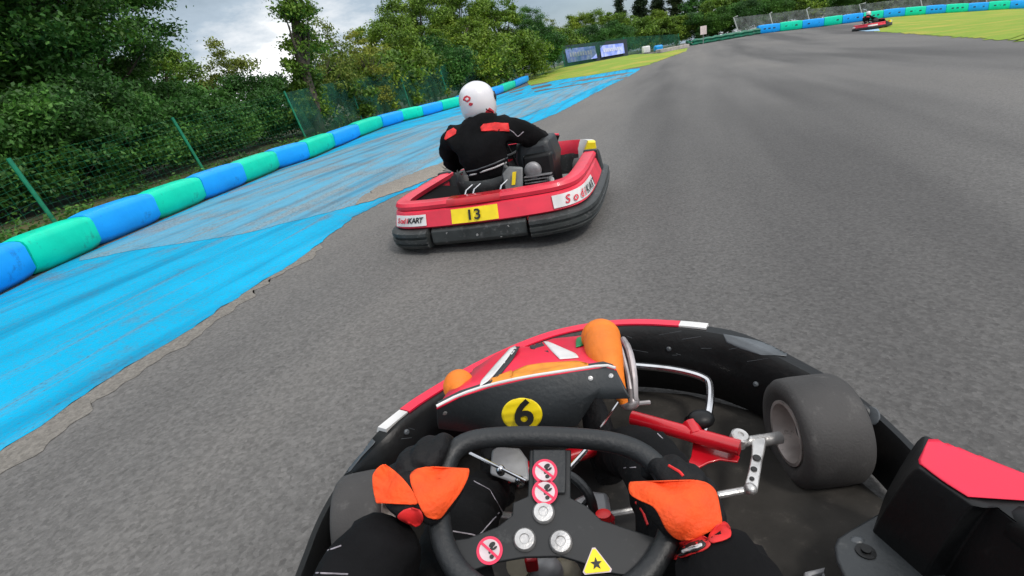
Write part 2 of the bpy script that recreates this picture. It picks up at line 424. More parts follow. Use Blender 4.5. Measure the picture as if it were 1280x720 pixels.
# ================================================================ SETTING
def resample(pts, n):
    pts = [V((p[0], p[1])) for p in pts]; L = [0]
    for a, b in zip(pts, pts[1:]): L.append(L[-1]+(b-a).length)
    out = []
    for i in range(n+1):
        s = L[-1]*i/n; k = 0
        while k < len(L)-2 and L[k+1] < s: k += 1
        f = (s-L[k])/max(1e-6, L[k+1]-L[k]); out.append(pts[k].lerp(pts[k+1], min(1, f)))
    return out
def ribbon(name, A, B, m, dz, n=60, k=12, raw=False, powr=1.0, bank=None, jit=0, jitb=0):
    a = [V((p[0], p[1])) for p in A] if raw else resample(A, n); b = [V((p[0], p[1])) for p in B] if raw else resample(B, n)
    mb = MB(); vs = []; fs = []; n = len(a)-1
    jf = lambda p, s: V((noise.noise(V((p.x*2.3, p.y*2.3, s)))+.7*noise.noise(V((p.x*9, p.y*9, s+5))), 0))
    if jit: a = [p+jf(p, 1)*jit for p in a]
    if jitb: b = [p+jf(p, 9)*jitb for p in b]
    for i in range(n+1):
        for j in range(k+1):
            t = (j/k)**powr; p = a[i].lerp(b[i], t); z = zt(p.x, p.y)+dz
            if bank: z += bank(p.x, p.y, t)
            vs.append((p.x, p.y, z))
    for i in range(n):
        for j in range(k): q = i*(k+1)+j; fs.append((q, q+1, q+k+2, q+k+1))
    mb.add(vs, fs); o = mb.build(name, m, None, sharp=60); tag(o, kind='structure'); return o
# asphalt sheet (polar grid out to the horizon)
mb = MB(); vs = [(0, 0, 0)]; fs = []; NA = 144; rings = [1.5]
while rings[-1] < 1400: rings.append(rings[-1]*1.13)
for r in rings:
    for k in range(NA):
        a = 2*pi*k/NA; x, y = r*sin(a), r*cos(a); vs.append((x, y, zt(x, y)))
for k in range(NA): fs.append((0, 1+k, 1+(k+1) % NA))
for i in range(len(rings)-1):
    for k in range(NA): a = 1+i*NA; fs.append((a+k, a+NA+k, a+NA+(k+1) % NA, a+(k+1) % NA))
mb.add(vs, fs); g = mb.build('track_asphalt', ASPH, None); tag(g, kind='structure')

BAR = [(-4.35, -9), (-4.3, -4), (-4.25, 1), (-4.26, 3)]+[tuple(atz(*p, 0)[:2]) for p in ((0, 370), (75, 332), (130, 308), (154, 298), (200, 277), (262, 250), (317, 227), (350, 212), (392, 198), (430, 181), (455, 170), (480, 160), (505, 152), (530, 146), (575, 133), (620, 120), (663, 105.5))]
MB_PAINT = paint('blue runoff paint', (.0, .37, .63), (.13, .19, .24), .40, s=(9, .30))
MB_PALE = paint('faded blue paint', (.10, .34, .50), (.20, .27, .31), .47, s=(4.5, .22))
MB_TAN = asphalt('worn tan asphalt', (.22, .20, .175), (.26, .235, .2), .4)
MB_STRIP = asphalt('worn track edge asphalt', (.17, .158, .142), (.21, .195, .17), .5)
G = lambda pts: [tuple(atg(*p)[:2]) for p in pts]
edge = [(-2.3, -9), (-2.25, -3), (-2.2, .8)]+G([(0, 565), (65, 522), (130, 478), (190, 440), (250, 405), (300, 370), (350, 338), (400, 305), (440, 272), (500, 243), (520, 236), (590, 190), (640, 165), (700, 140), (760, 108), (800, 87)])
back = BAR[:-1]+G([(661, 106.5), (701, 99), (737, 94), (770, 89), (800, 85)])
ribbon('runoff_paint', edge, back, MB_PAINT, .004, 700, 8, jit=.05)
# faded wedge between the barrier and the bright paint
ribbon('faded_runoff', G([(105, 326), (170, 313), (240, 303), (310, 292), (370, 276), (440, 258), (510, 225), (600, 182), (650, 148), (700, 128), (750, 106), (790, 90)]),
       G([(100, 322), (154, 300), (200, 279), (262, 252), (317, 229), (350, 214), (430, 187), (505, 162), (570, 145), (640, 127), (700, 112), (760, 99)]), MB_PALE, .0065, 420, 6, jit=.12, jitb=.06)
ribbon('tan_patch', G([(440, 258), (470, 250), (500, 240), (530, 228), (560, 212), (590, 196)]), G([(445, 248), (480, 232), (510, 220), (535, 210), (560, 201), (585, 192)]), MB_TAN, .0095, 160, 3, jit=.12, jitb=.12)
# lighter worn strip of asphalt along the paint
ribbon('paint_edge_strip', [(-2.05, -9), (-2.0, .8)]+G([(0, 592), (65, 545), (130, 500), (190, 459), (250, 418), (300, 381), (350, 346), (400, 311)]), edge[:11], MB_STRIP, .0025, 400, 3, jit=.10)
VERGE = grassmat('dry verge', (.035, .055, .015), (.09, .10, .03), (.16, .12, .05), .50)
GRASS = grassmat('lime grass', (.13, .24, .012), (.27, .36, .02), (.42, .33, .05), .56)
FLOOR = grassmat('woodland floor', (.025, .04, .012), (.06, .08, .025), (.08, .065, .035), .5)
def offs(pts, d):
    p = [V(q) for q in pts]; out = []
    for i in range(len(p)):
        t = (p[min(i+1, len(p)-1)]-p[max(i-1, 0)]).normalized(); out.append((p[i].x-t.y*d, p[i].y+t.x*d))
    return out
def bank1(x, y, t): return .22*t
ribbon('dry_verge', offs(BAR, .12), offs(BAR, 1.7), VERGE, .008, 120, 6, bank=bank1)
gb = G([(661, 107), (701, 99.5), (737, 94.5), (770, 89), (808, 82), (835, 72), (858, 64)])
gt = G([(655, 97), (707, 80.6), (741, 74.6), (780, 69.5), (823, 67.4), (840, 63.5), (860, 60)])
ribbon('grass_strip', gb, gt, GRASS, .012, 300, 14, jit=.25)
ol = offs(BAR, 1.65)
outer = ol+G([(700, 82), (741, 74.6), (780, 69.5), (823, 67.4), (857, 60.3)])
def far_b(px, dep=51.6):
    for a, b in zip(FB, FB[1:]):
        if a[0] <= px <= b[0]:
            y = a[1]+(b[1]-a[1])*(px-a[0])/(b[0]-a[0]); break
    else: y = FB[-1][1]
    p = atd(px, y, dep); return (p.x, p.y)
FB = [(860, 58), (952, 42), (1030, 33), (1116, 21.5), (1170, 17.2), (1260, 11.5), (1350, 8), (1500, 4), (1700, 1)]
outer += [far_b(px) for px in range(880, 1700, 40)]
of2 = [(p[0]*5-(40 if p[0] < 0 else 0), p[1]*5 if p[1] > 0 else p[1]*2) for p in outer]
def bank2(x, y, t):
    if x < 3 and y < 45: return .22+1.2*min(1, t*4)*0
    return .0
ribbon('woodland_floor', outer, of2, FLOOR, .011, raw=True, k=16, powr=2.2, bank=lambda x, y, t: .22*(1-min(1, max(0, (hypot(x, y)-20)/10))))
ribbon('infield_grass', [far_b(p)[:] for p in (1104, 1125, 1150, 1180, 1220, 1260, 1330, 1420, 1550, 1690)],
       G([(1092, 39.5), (1105, 40), (1130, 41.7), (1160, 44), (1201, 46.7), (1240, 49.3), (1280, 52), (1380, 60), (1500, 74), (1700, 110)]), GRASS, .010, 400, 14, jitb=.25)

# ---------------------------------------------------------------- barrier blocks
TEAL = mat('teal green sleeve', (.0, .70, .45), .45, spec=.25, var=.08, scale=3, bump=.25, bscale=14, wear=((.03, .22, .16), 5, .57, .7))
BLUE = mat('bright blue sleeve', (.01, .38, 1.0), .45, spec=.25, var=.08, scale=3, bump=.25, bscale=14, wear=((.02, .10, .35), 5, .57, .7))
def block(p0, p1, h, d, m, label, group, marks=False, gap=.012, z0=None, zz=True):
    a = V((p0[0], p0[1], zt(*p0[:2]) if zz else 0)); b = V((p1[0], p1[1], zt(*p1[:2]) if zz else 0)); t = (b-a).normalized(); a = a+t*gap; b = b-t*gap; n = V((-t.y, t.x, 0)).normalized(); a = a+n*random.uniform(-.02, .02); b = b+n*random.uniform(-.02, .02); h *= random.uniform(.965, 1.03)
    e = empty('barrier_block', (a+b)/2, label, 'barrier', group); c = (a+b)/2; rings = []
    N = 7; rr = .07
    for i in range(N):
        f = i/(N-1); p = a.lerp(b, f)-c; s = 1-.10*(abs(2*f-1)**6); bul = .012*sin(pi*f)
        j = random.uniform(-.006, .006)
        prof = [(0+rr, 0), (0, rr), (-bul+j, h*.5), (0, h-rr), (rr*.3, h-rr*.3), (rr, h), (d*.5, h+.008), (d-rr, h), (d-rr*.3, h-rr*.3), (d, h-rr), (d, rr), (d-rr, 0)]
        rings.append([p+n*((u-d/2)*s+d/2)+V((0, 0, 1))*((w-h/2)*s+h/2) for u, w in prof])
    q = MB(); q.loft(rings); q.build('sleeve', m, e, sharp=50)
    # joint strap on the near end
    s_ = MB(); s_.loft([[p+n*0+(V(pp)-p)*1.0 for pp in r] for p, r in ()]) if False else None
    if marks:
        L_ = (b-a).length
        for k in (-.22, 0, .22):
            w = MB(); pc = -n*.012+t*(k*L_)+V((0, 0, h*.52))
            w.add([pc-t*.13-V((0, 0, .055)), pc+t*.11-V((0, 0, .055)), pc+t*.13+V((0, 0, .055)), pc-t*.11+V((0, 0, .055))], [(0, 1, 2, 3)]); w.build('printed_mark', MARK, e, sharp=0, fix=False)
    return e
MARK = mat('dark printed mark', (.01, .03, .06), .5)
bx = [(-9), -7.6, -6.2, -4.8, -3.4, -2.0, -.6, .8, 2.0, 3.1]
prev = None; pts = [(BAR[0][0]+.0, y) for y in bx]
nb = len(pts)
def bar_at_px(px):
    P = [(0, 370), (75, 332), (130, 308), (154, 298), (200, 277), (262, 250), (317, 227), (350, 212), (392, 198), (430, 181), (455, 170), (480, 160), (505, 152), (530, 146), (575, 133), (620, 120), (663, 105.5)]
    if px < 0: P = [(-160, 452), (0, 370)]
    for a, b in zip(P, P[1:]):
        if a[0] <= px <= b[0]: return tuple(atz(px, a[1]+(b[1]-a[1])*(px-a[0])/(b[0]-a[0]), 0)[:2])
bpx = [-60, 52, 132, 205, 262, 312, 352, 390, 422, 452, 481, 506, 531, 555, 578, 600, 617, 631, 646, 662]
bp = [bar_at_px(p) for p in bpx]
names = {0: 'blue'}
vis = ['nearest and only partly in the frame, at the left edge of the picture', 'big green block second from the left edge of the picture, beside bright blue paint',
       'big blue block below the leftmost green fence post', 'green block below the middle green fence post', 'blue block just right of the middle green fence post',
       'green block between two blue ones, left of the ivy trunk', 'blue block below the right green fence post', 'green block just right of the right green fence post',
       'blue block, fourth to the left of the white helmet', 'green block, third to the left of the white helmet', 'blue block, second to the left of the white helmet',
       'green block nearest the white helmet on its left side', 'blue block half hidden by the white helmet', 'green block behind the white helmet', 'blue block behind the white helmet',
       'green block showing at the right edge of the white helmet', 'blue block, third from the far end of the wall', 'green block, second from the far end of the wall', 'blue block ending the left barrier wall beside the grass']
for i in range(len(bp)-1):
    f = min(1, max(0, (bp[i][1]-3)/22)); col = 'blue' if i % 2 == 0 else 'green'
    lab = {0: 'bright blue padded barrier block cut by the left edge of the picture',
           1: 'large green padded barrier block, first green one from the left edge',
           2: 'blue padded barrier block between the two nearest green ones',
           3: 'green padded barrier block just right of the leftmost whole blue one',
           4: 'blue padded barrier block below the middle green fence post',
           5: 'green padded barrier block, third green one from the left edge',
           6: 'blue padded barrier block left of the third green fence post',
           7: 'green padded barrier block in front of the third green fence post'}.get(i)
    if lab is None: lab = {8: 'blue padded barrier block, first right of the third green fence post', 9: 'green padded barrier block, fourth left of the white helmet',
                           10: 'blue padded barrier block, third left of the white helmet', 11: 'green padded barrier block, second left of the white helmet', 12: 'blue padded barrier block next to the white helmet on its left',
                           13: 'green padded barrier block at the left edge of the white helmet', 14: 'blue padded barrier block hidden behind the white helmet', 15: 'green padded barrier block first right of the white helmet',
                           16: 'blue padded barrier block third from the far end by the grass', 17: 'green padded barrier block second last at the end by the grass', 18: 'blue padded barrier block at the far end beside the grass strip'}[i]
    block(bp[i], bp[i+1], .36+.06*f, .30+.1*f, BLUE if i % 2 == 0 else TEAL, lab, 'padded blocks of the left barrier wall')
fpx = [948, 975, 1003, 1030, 1053, 1079, 1104, 1131, 1157, 1182, 1210, 1235, 1262, 1290, 1320, 1350]
ordn = ['first', 'second', 'third', 'fourth', 'fifth', 'sixth', 'seventh', 'eighth', 'ninth', 'tenth', 'eleventh', 'twelfth', 'thirteenth', 'fourteenth', 'fifteenth']
for i in range(len(fpx)-1):
    if fpx[i] > 1300: break
    col = 'blue' if i % 2 == 0 else 'green'
    block(far_b(fpx[i], 51), far_b(fpx[i+1], 51), .80, .5, BLUE if i % 2 == 0 else TEAL, f'{col} far barrier block with dark marks, {ordn[i]} from the left end of the far wall', 'padded blocks of the far barrier wall', marks=True, gap=.02)
# dark green low tyre wall leading to the far barrier
DKTEAL = mat('dark green tyre paint', (.0, .16, .09), .5, var=.3, scale=4, bump=.4, bscale=10)
q = MB(); tw = empty('tyre_barrier', V((*far_b(900, 51), zt(*far_b(900, 51)))), 'low dark green tyre barrier leading up to the far blue and green wall', 'barrier')
o0 = tw.location
for k in range(2):
    P = []
    for j in range(24):
        px = 858+j*92/23; p = far_b(px, 51-j*.0); P.append(V((p[0], p[1], zt(*p)+.14+.26*k+.03*sin(j*2.1+k)))-o0)
    q = MB(); q.tube(P, [.15+.02*sin(i*2.9) for i in range(24)], 8); q.build('tyre_row', DKTEAL, tw)
# pale kerb at the end of the grass strip and small things there
KERB = mat('pale kerb concrete', (.45, .41, .38), .8, var=.2, scale=2)
a = atg(826, 66); b = atg(862, 59)
kb = MB(); t = (b-a).normalized(); n_ = V((-t.y, t.x, 0)).normalized()
kb.prism([a+V((0, 0, -.05)), b+V((0, 0, -.05)), b+V((0, 0, .28)), a+V((0, 0, .28))], n_*.5)
kk = kb.build('kerb', KERB, None, bevel=.03); tag(kk, 'pale concrete kerb at the far end of the grass strip', 'kerb')
WHITE = mat('white plastic', (.72, .72, .72), .5, var=.12, scale=4)
bb = MB(); p = atg(823, 66); bb.box(p+V((0, 0, .35)), (.7, .6, .5)); o = bb.build('plastic_drum', mat('blue drum plastic', (.0, .3, .75), .4), None, bevel=.15, segs=3); tag(o, 'small bright blue plastic block at the end of the grass strip', 'marker')
bb = MB(); p = atg(812, 67); bb.box(p+V((0, 1, .35)), (.7, .4, .6)); o = bb.build('marker_box', WHITE, None, bevel=.1); tag(o, 'small pale box left of the blue block beyond the grass strip', 'box')
# sign
p = atd(879, 54, 50); sg = empty('track_sign', (p.x, p.y, zt(p.x, p.y)), 'small white square sign on a thin post behind the green tyre barrier', 'sign')
GREY = mat('galvanised steel', (.42, .43, .43), .45, metal=.7, var=.2, scale=20)
q = MB(); q.cyl((0, 0, 0), (0, 0, 1.3), .035, 8); q.build('post', GREY, sg)
q = MB(); q.box((0, -.06, 1.2), (.62, .03, .75)); q.build('sign_panel', mat('sign white pink', (.75, .62, .60), .5), sg, bevel=.01)
# banners on the far fence
BAN = nmat('pale banner vinyl'); m_, N, L, b_ = BAN
co = N.new('ShaderNodeTexCoord').outputs['Object']
mp = node(N, 'ShaderNodeMapping'); mp.inputs['Scale'].default_value = (3.0, 3.0, 1.2); L.new(co, mp.inputs['Vector'])
nz = node(N, 'ShaderNodeTexNoise', i_Scale=1.3, i_Detail=5); L.new(mp.outputs[0], nz.inputs['Vector'])
L.new(ramp(N, L, nz.outputs['Fac'], [(.3, (.12, .20, .72)), (.5, (.26, .34, .85)), (.7, (.50, .56, .92))]), b_.inputs['Base Color']); b_.inputs['Roughness'].default_value = .55
DKB = mat('dark banner frame', (.004, .016, .035), .6)
for (cs, lab) in ((((706, 61.3), (743.7, 57.4), (746.7, 72.5), (710, 78.6)), 'pale blue advertising banner, the left one of two beyond the grass'), (((749.8, 57.0), (779, 53.8), (781, 66.4), (752, 71.5)), 'pale blue advertising banner, the right one of two beyond the grass')):
    P = [atd(x, y, 47.0) for x, y in cs]; base = (P[2]+P[3])/2; base.z = zt(base.x, base.y)
    e = empty('advertising_banner', base, lab, 'banner', 'banners beyond the grass strip')
    q = MB(); q.prism([x-base for x in P], (0, .05, 0)); q.build('vinyl_sheet', BAN[0], e, sharp=0)
    q = MB(); u = (P[1]-P[0]).normalized(); R_ = [P[0]-u*.35+V((0, 0, .3)), P[1]+u*.35+V((0, 0, .3)), P[2]+u*.35-V((0, 0, .5)), P[3]-u*.35-V((0, 0, .5))]
    q.prism([x-base+V((0, .08, 0)) for x in R_], (0, .08, 0)); q.build('backing_board', DKB, e, sharp=0)
    q = MB()   # unreadable row of pale lettering shapes
    rr = random.Random(3)
    for k in range(9):
        f0 = .12+k*.085; f1 = f0+.05+rr.random()*.02
        A = P[0].lerp(P[1], f0); B = P[0].lerp(P[1], f1); C = P[3].lerp(P[2], f1); D = P[3].lerp(P[2], f0)
        q.add([A.lerp(D, .3)-base-V((0, .02, 0)), B.lerp(C, .3)-base-V((0, .02, 0)), B.lerp(C, .62)-base-V((0, .02, 0)), A.lerp(D, .62)-base-V((0, .02, 0))], [(0, 1, 2, 3)])
    q.build('lettering', mat('banner lettering', (.6, .62, .8), .6), e, sharp=0)

# ---------------------------------------------------------------- green fence along the left
GPOST = mat('green coated post', (.0, .20, .10), .45, var=.2, scale=10)
def netmat(name, col, alpha):
    m = bpy.data.materials.new(name); m.use_nodes = True; nt = m.node_tree; N = nt.nodes; L = nt.links; b = N['Principled BSDF']; MT[name] = m
    co = N.new('ShaderNodeTexCoord').outputs['Object']; n = node(N, 'ShaderNodeTexNoise', i_Scale=2.0, i_Detail=6); L.new(co, n.inputs['Vector'])
    L.new(ramp(N, L, n.outputs['Fac'], [(.3, tuple(c*.6 for c in col)), (.7, tuple(c*1.3 for c in col))]), b.inputs['Base Color']); b.inputs['Roughness'].default_value = .8
    r = ramp(N, L, n.outputs['Fac'], [(.3, (alpha-.12,)*3), (.7, (alpha+.12,)*3)]); L.new(r, b.inputs['Alpha']); return m
NET = netmat('green windbreak net', (.004, .085, .045), .5)
pl = [((-160, 400), (-240, 300)), ((70, 277), (10, 198)), ((256, 212), (215, 147)), ((382, 168), (355, 114)), ((452, 146), (434, 97)), ((512, 130), (498, 88)), ((560, 118), (548, 80)), ((605, 108), (595, 74)), ((645, 99), (637, 68)), ((680, 92), (674, 62)), ((706, 85), (702, 58)), ((782, 70), (779, 46)), ((850, 61), (848, 42))]
posts = []
deps = [4.8, 6.3, 9.3, 13.2, 18, 22, 26, 31, 36, 41, 46.5, 48, 52]
for (bs, tp), d in zip(pl, deps):
    y = ray(*bs).y*d
    A = aty(*bs, y); B = aty(*tp, y); A.z = min(A.z, zt(A.x, A.y)+.15); posts.append((A, B))
fn = empty('perimeter_fence', posts[1][0], 'long green net fence on slanted green posts between the left barrier and the trees', 'fence')
o0 = fn.location.copy()
for i, (A, B) in enumerate(posts):
    q = MB(); q.cyl(A-o0, B-o0, .026 if i < 5 else .035, 8); q.build('post', GPOST, fn)
for i in range(len(posts)-1):
    A, B = posts[i]; C, D = posts[i+1]
    if i < 3:   # wire mesh
        q = MB(); A2 = A.lerp(B, .97); C2 = C.lerp(D, .97)
        def wire(p, r_):
            q.tube(p, .0011, 3, caps=False)
        nx = int((C-A).length/.12)
        for k in range(1, nx): wire([A.lerp(C, k/nx)-o0, A2.lerp(C2, k/nx)-o0], 0)
        for k in range(0, 13): wire([A.lerp(A2, k/12)-o0, C.lerp(C2, k/12)-o0], 0)
        o = q.build('wire_mesh', GPOST, fn, sharp=0, fix=False); o['kind'] = 'part'
        del o['kind']
    else:
        q = MB(); rows = 4; cols = 8; vs = []; fs = []
        for a_ in range(cols+1):
            for b2 in range(rows+1):
                p = A.lerp(C, a_/cols).lerp(B.lerp(D, a_/cols), b2/rows*.97); p = p-o0+V((0, 1, 0))*.05*sin(a_*1.3)*sin(pi*b2/rows); vs.append(p)
        for a_ in range(cols):
            for b2 in range(rows): k = a_*(rows+1)+b2; fs.append((k, k+1, k+rows+2, k+rows+1))
        q.add(vs, fs); q.build('net_panel', NET, fn, fix=False)
# ---------------------------------------------------------------- far fence with pale bent posts behind the far barrier
CONC = mat('pale fence post', (.42, .44, .42), .7, var=.15, scale=6)
NETG = netmat('grey chain mesh', (.16, .18, .17), .42)
fpost = [((925, 40), (917, 22), (922, 20)), ((968, 36), (962, 17), (965, 15.5)), ((1014, 30), (1008, 11.5), (1012, 9.5)), ((1080, 22), (1074, 5.5), (1082, 3.8)), ((1155, 14), (1150, -4), (1157, -6)), ((1235, 8), (1232, -10), (1240, -12)), ((1320, 4), (1318, -16), (1326, -18))]
ff = None; pp = []
for b0, m0, t0 in fpost:
    d = 53.0; A = atd(*b0, d); B = atd(*m0, d); C = atd(*t0, d); A.z = zt(A.x, A.y)
    pp.append((A, B, C))
ff = empty('far_fence', pp[0][0], 'grey mesh fence on pale bent-top posts behind the far barrier', 'fence'); o0 = ff.location.copy()
for A, B, C in pp:
    q = MB(); q.tube([A-o0, B-o0, C-o0], .06, 6); q.build('post', CONC, ff)
for a_, b2 in zip(pp, pp[1:]):
    q = MB(); q.add([a_[0]-o0, b2[0]-o0, b2[1]-o0, a_[1]-o0], [(0, 1, 2, 3)]); q.build('mesh_panel', NETG, ff, sharp=0, fix=False)
# ================================================================ TREES
import numpy as np
rng = np.random.default_rng(11)
BARK = mat('bark', (.10, .082, .06), .9, var=.35, scale=9, bump=.8, bscale=30)
LEAFD = leafmat('dark leaves', (.026, .080, .016), (.052, .150, .026), (.11, .26, .04))
LEAFM = leafmat('olive leaves', (.065, .125, .014), (.14, .24, .026), (.26, .36, .042))
LEAFL = leafmat('light leaves', (.10, .14, .02), (.17, .22, .035), (.26, .30, .055))
LEAFC = leafmat('conifer leaves', (.012, .028, .012), (.025, .05, .018), (.045, .08, .022))
def leaves(centres, per, sig, size, flat=.55):
    K = len(centres); n = K*per
    c = np.repeat(np.array(centres), per, 0); s = np.repeat(np.array(sig), per)
    g = rng.normal(size=(n, 3)); g *= (np.abs(rng.normal(1, .25, (n, 1))))/np.maximum(.6, np.linalg.norm(g, axis=1, keepdims=True)); g *= rng.uniform(.35, 1.15, (n, 1))
    g[:, 2] *= flat
    p = c+g*s[:, None]
    nrm = rng.normal(size=(n, 3)); nrm[:, 2] += .9; nrm /= np.linalg.norm(nrm, axis=1, keepdims=True)
    a = rng.normal(size=(n, 3)); u = np.cross(nrm, a); u /= np.linalg.norm(u, axis=1, keepdims=True); w = np.cross(nrm, u)
    sz = size*rng.uniform(.6, 1.3, (n, 1))
    v = np.empty((n, 4, 3)); v[:, 0] = p-u*sz; v[:, 1] = p+w*sz*.5+nrm*sz*.12; v[:, 2] = p+u*sz; v[:, 3] = p-w*sz*.5+nrm*sz*.12
    return v.reshape(-1, 3)
def leafmesh(name, v, m):
    me = bpy.data.meshes.new(name); n = len(v)//4
    me.vertices.add(len(v)); me.vertices.foreach_set('co', v.astype(np.float32).ravel())
    me.loops.add(len(v)); me.loops.foreach_set('vertex_index', np.arange(len(v), dtype=np.int32))
    me.polygons.add(n); me.polygons.foreach_set('loop_start', np.arange(0, len(v), 4, dtype=np.int32))
    me.materials.append(m); me.update(); me.validate(); return me
def tree_proto(name, h, rx, m, kind, K, per, sig, size, seed):
    """a tapered trunk with limbs that carry leaf clumps; returns the root empty (moved into place or copied later)"""
    r = random.Random(seed)
    root = bpy.data.objects.new(name, None); link(root)
    tb = MB(); cents = []; sg = []
    th = h*{'broad': .55, 'column': .95, 'bush': .3, 'conifer': .98, 'airy': .6}[kind]
    tr = h*{'broad': .022, 'column': .02, 'bush': .012, 'conifer': .016, 'airy': .014}[kind]
    tp = []; x = y = 0
    for i in range(7):
        f = i/6; tp.append(V((x, y, th*f-.1))); x += r.uniform(-.05, .05)*h*.5; y += r.uniform(-.05, .05)*h*.5
    tb.tube(tp, [tr*(1-.65*i/6) for i in range(7)], 8)
    for k in range(K):
        if kind in ('broad', 'bush', 'airy'):
            a = r.uniform(0, 2*pi); e = r.uniform(-.80, 1) if kind != 'bush' else r.uniform(-.9, 1); q = r.uniform(.35, 1)**.5
            wob = .75+.45*noise.noise(V((cos(a)*1.3+seed, sin(a)*1.3, e*1.5)))
            rr = sqrt(max(0, 1-e*e)) if e > 0 else sqrt(max(0, 1-(e*.8)**2))
            cz = h*(.55 if kind != 'bush' else .5); hz = h*(.44 if kind != 'bush' else .42)
            c = V((cos(a)*rr*q*rx*wob, sin(a)*rr*q*rx*wob, cz+e*hz*q*(.8+.4*wob*.5)))
        elif kind == 'column':
            f = r.uniform(.08, 1); a = r.uniform(0, 2*pi); c = V((cos(a), sin(a), 0))*rx*r.uniform(.1, 1)*(1.1-.4*f)*(.7+.5*noise.noise(V((a, f*5, seed)))); c.z = f*h
        else:
            f = r.uniform(.15, 1); a = r.uniform(0, 2*pi); c = V((cos(a), sin(a), 0))*rx*(1.12-f)**.8*r.uniform(.1, 1); c.z = f*h
        cents.append(tuple(c)); sg.append(sig*r.uniform(.6, 1.3))
        if k % (2 if kind == 'airy' else 3) == 0:
            zz = max(th*.2, min(th*.98, c.z-h*.12)); i = min(5, int(zz/th*6)); s = tp[i].lerp(tp[i+1], .5)
            mid = s.lerp(c, .5)+V((0, 0, -h*.03)); tb.tube([s, mid, c], [tr*.45, tr*.28, tr*.07], 5, smooth=1)
    tb.build('trunk', BARK, root, sharp=80)
    o = bpy.data.objects.new('crown', leafmesh('crown', leaves(cents, per, sg, size), m)); link(o, root)
    return root
PR = {
    'dark1': tree_proto('broadleaf_tree', 6.5, 2.9, LEAFD, 'broad', 120, 620, .55, .048, 1),
    'dark2': tree_proto('broadleaf_tree', 6.0, 2.6, LEAFD, 'broad', 100, 600, .50, .046, 2),
    'mid1': tree_proto('broadleaf_tree', 6.0, 2.4, LEAFM, 'broad', 95, 320, .48, .07, 3),
    'mid2': tree_proto('broadleaf_tree', 5.0, 2.3, LEAFM, 'broad', 85, 290, .42, .07, 4),
    'airy': tree_proto('young_tree', 4.0, 1.5, LEAFL, 'airy', 46, 130, .30, .05, 5),
    'column': tree_proto('ivy_covered_tree', 8.0, .8, LEAFM, 'column', 110, 320, .34, .052, 6),
    'bush': tree_proto('hedge_bush', 1.7, 1.3, LEAFD, 'bush', 50, 420, .30, .034, 7),
    'bushm': tree_proto('hedge_bush', 2.4, 1.7, LEAFM, 'bush', 46, 150, .38, .075, 8),
    'conifer': tree_proto('conifer_tree', 10, 2.4, LEAFC, 'conifer', 170, 130, .62, .12, 9),
    'far': tree_proto('broadleaf_tree', 8, 3.6, LEAFM, 'bush', 90, 120, .75, .17, 10),
    'fard': tree_proto('broadleaf_tree', 9, 3.8, LEAFD, 'bush', 90, 120, .8, .17, 12),
}
# weeds and grass growing along the foot of the fence
cs = []; sgm = []
rw = random.Random(21)
cv = resample(offs(BAR, 1.05), 260)
for p in cv:
    for _ in range(3): cs.append((p.x+rw.uniform(-.75, .5), p.y+rw.uniform(-.1, .1), .10+rw.uniform(0, .10))); sgm.append(rw.uniform(.08, .2))
for p in resample(offs(BAR, .42), 260):
    if rw.random() < .6: cs.append((p.x+rw.uniform(-.12, .12), p.y+rw.uniform(-.1, .1), .07)); sgm.append(rw.uniform(.04, .10))
us = bpy.data.objects.new('undergrowth', leafmesh('undergrowth', leaves(cs, 70, sgm, .028, flat=1.1), LEAFD)); link(us); tag(us, 'low weeds and grass along the foot of the green fence', kind='stuff')
used = set()
def plant(kind, px, d, s, label, cat='tree', group=None, rz=None, lean=0, dx=0):
    p = atd(px, hor(px)+HC*640/d, d); p.x += dx
    z = zt(p.x, p.y)
    o = PR[kind] if kind not in used else copy_tree(PR[kind])
    used.add(kind)
    o.location = (p.x, p.y, z-.03); o.scale = (s, s, s*random.uniform(.92, 1.08)); o.rotation_euler = (0, lean, rz if rz is not None else random.uniform(0, 6.28))
    tag(o, label, cat, group); return o
GT = 'trees beyond the green fence'; GB = 'bushes along the green fence'
plant('dark1', -190, 7.0, 1.0, 'dark leafy tree partly outside the left edge of the picture', group=GT)
plant('dark1', -40, 8.6, 1.0, 'dark leafy tree filling the top left corner', group=GT)
plant('dark2', 55, 10.0, 1.1, 'dark leafy tree behind the leftmost green fence post', group=GT)
plant('dark2', 150, 11.5, 1.0, 'dark leafy tree left of the middle green fence post, its crown edged by sky', group=GT)
plant('dark1', 60, 16.0, 1.15, 'tall dark tree further back between the two leftmost fence posts', group=GT)
plant('mid2', 232, 17.5, .76, 'smaller tree whose crown ends below the grey sky gap', group=GT)
plant('column', 402, 15.0, 1.0, 'tall narrow ivy covered tree standing between two gaps of sky', lean=-.06)
plant('airy', 318, 15.5, .85, 'thin young tree just left of the ivy covered trunk', group='thin young trees')
plant('airy', 432, 17.5, .85, 'thin young tree just right of the ivy covered trunk', group='thin young trees')
plant('airy', 470, 20, .9, 'thin airy young tree against pale sky, second to the right of the ivy covered trunk', group='thin young trees')
plant('mid2', 502, 27, .92, 'olive green round tree left of the white helmet', group=GT)
plant('mid1', 545, 31, 1.1, 'tall olive tree rising left of the white helmet to the top edge', group=GT)
plant('mid1', 590, 34, 1.2, 'tallest olive tree directly above the white helmet', group=GT)
plant('mid2', 632, 38, 1.2, 'olive tree right above the end of the left barrier', group=GT)
plant('dark2', 668, 44, .88, 'dark green tree left of the blue banners', group=GT)
plant('airy', 694, 52, 1.2, 'thin pale tree just left of the blue banners', group='thin young trees')
plant('mid1', 722, 56, .84, 'round tree behind the left blue banner', group=GT)
plant('mid2', 752, 57, 1.08, 'round tree behind the right blue banner', group=GT)
plant('mid2', 780, 60, .98, 'round tree just right of the blue banners', group=GT)
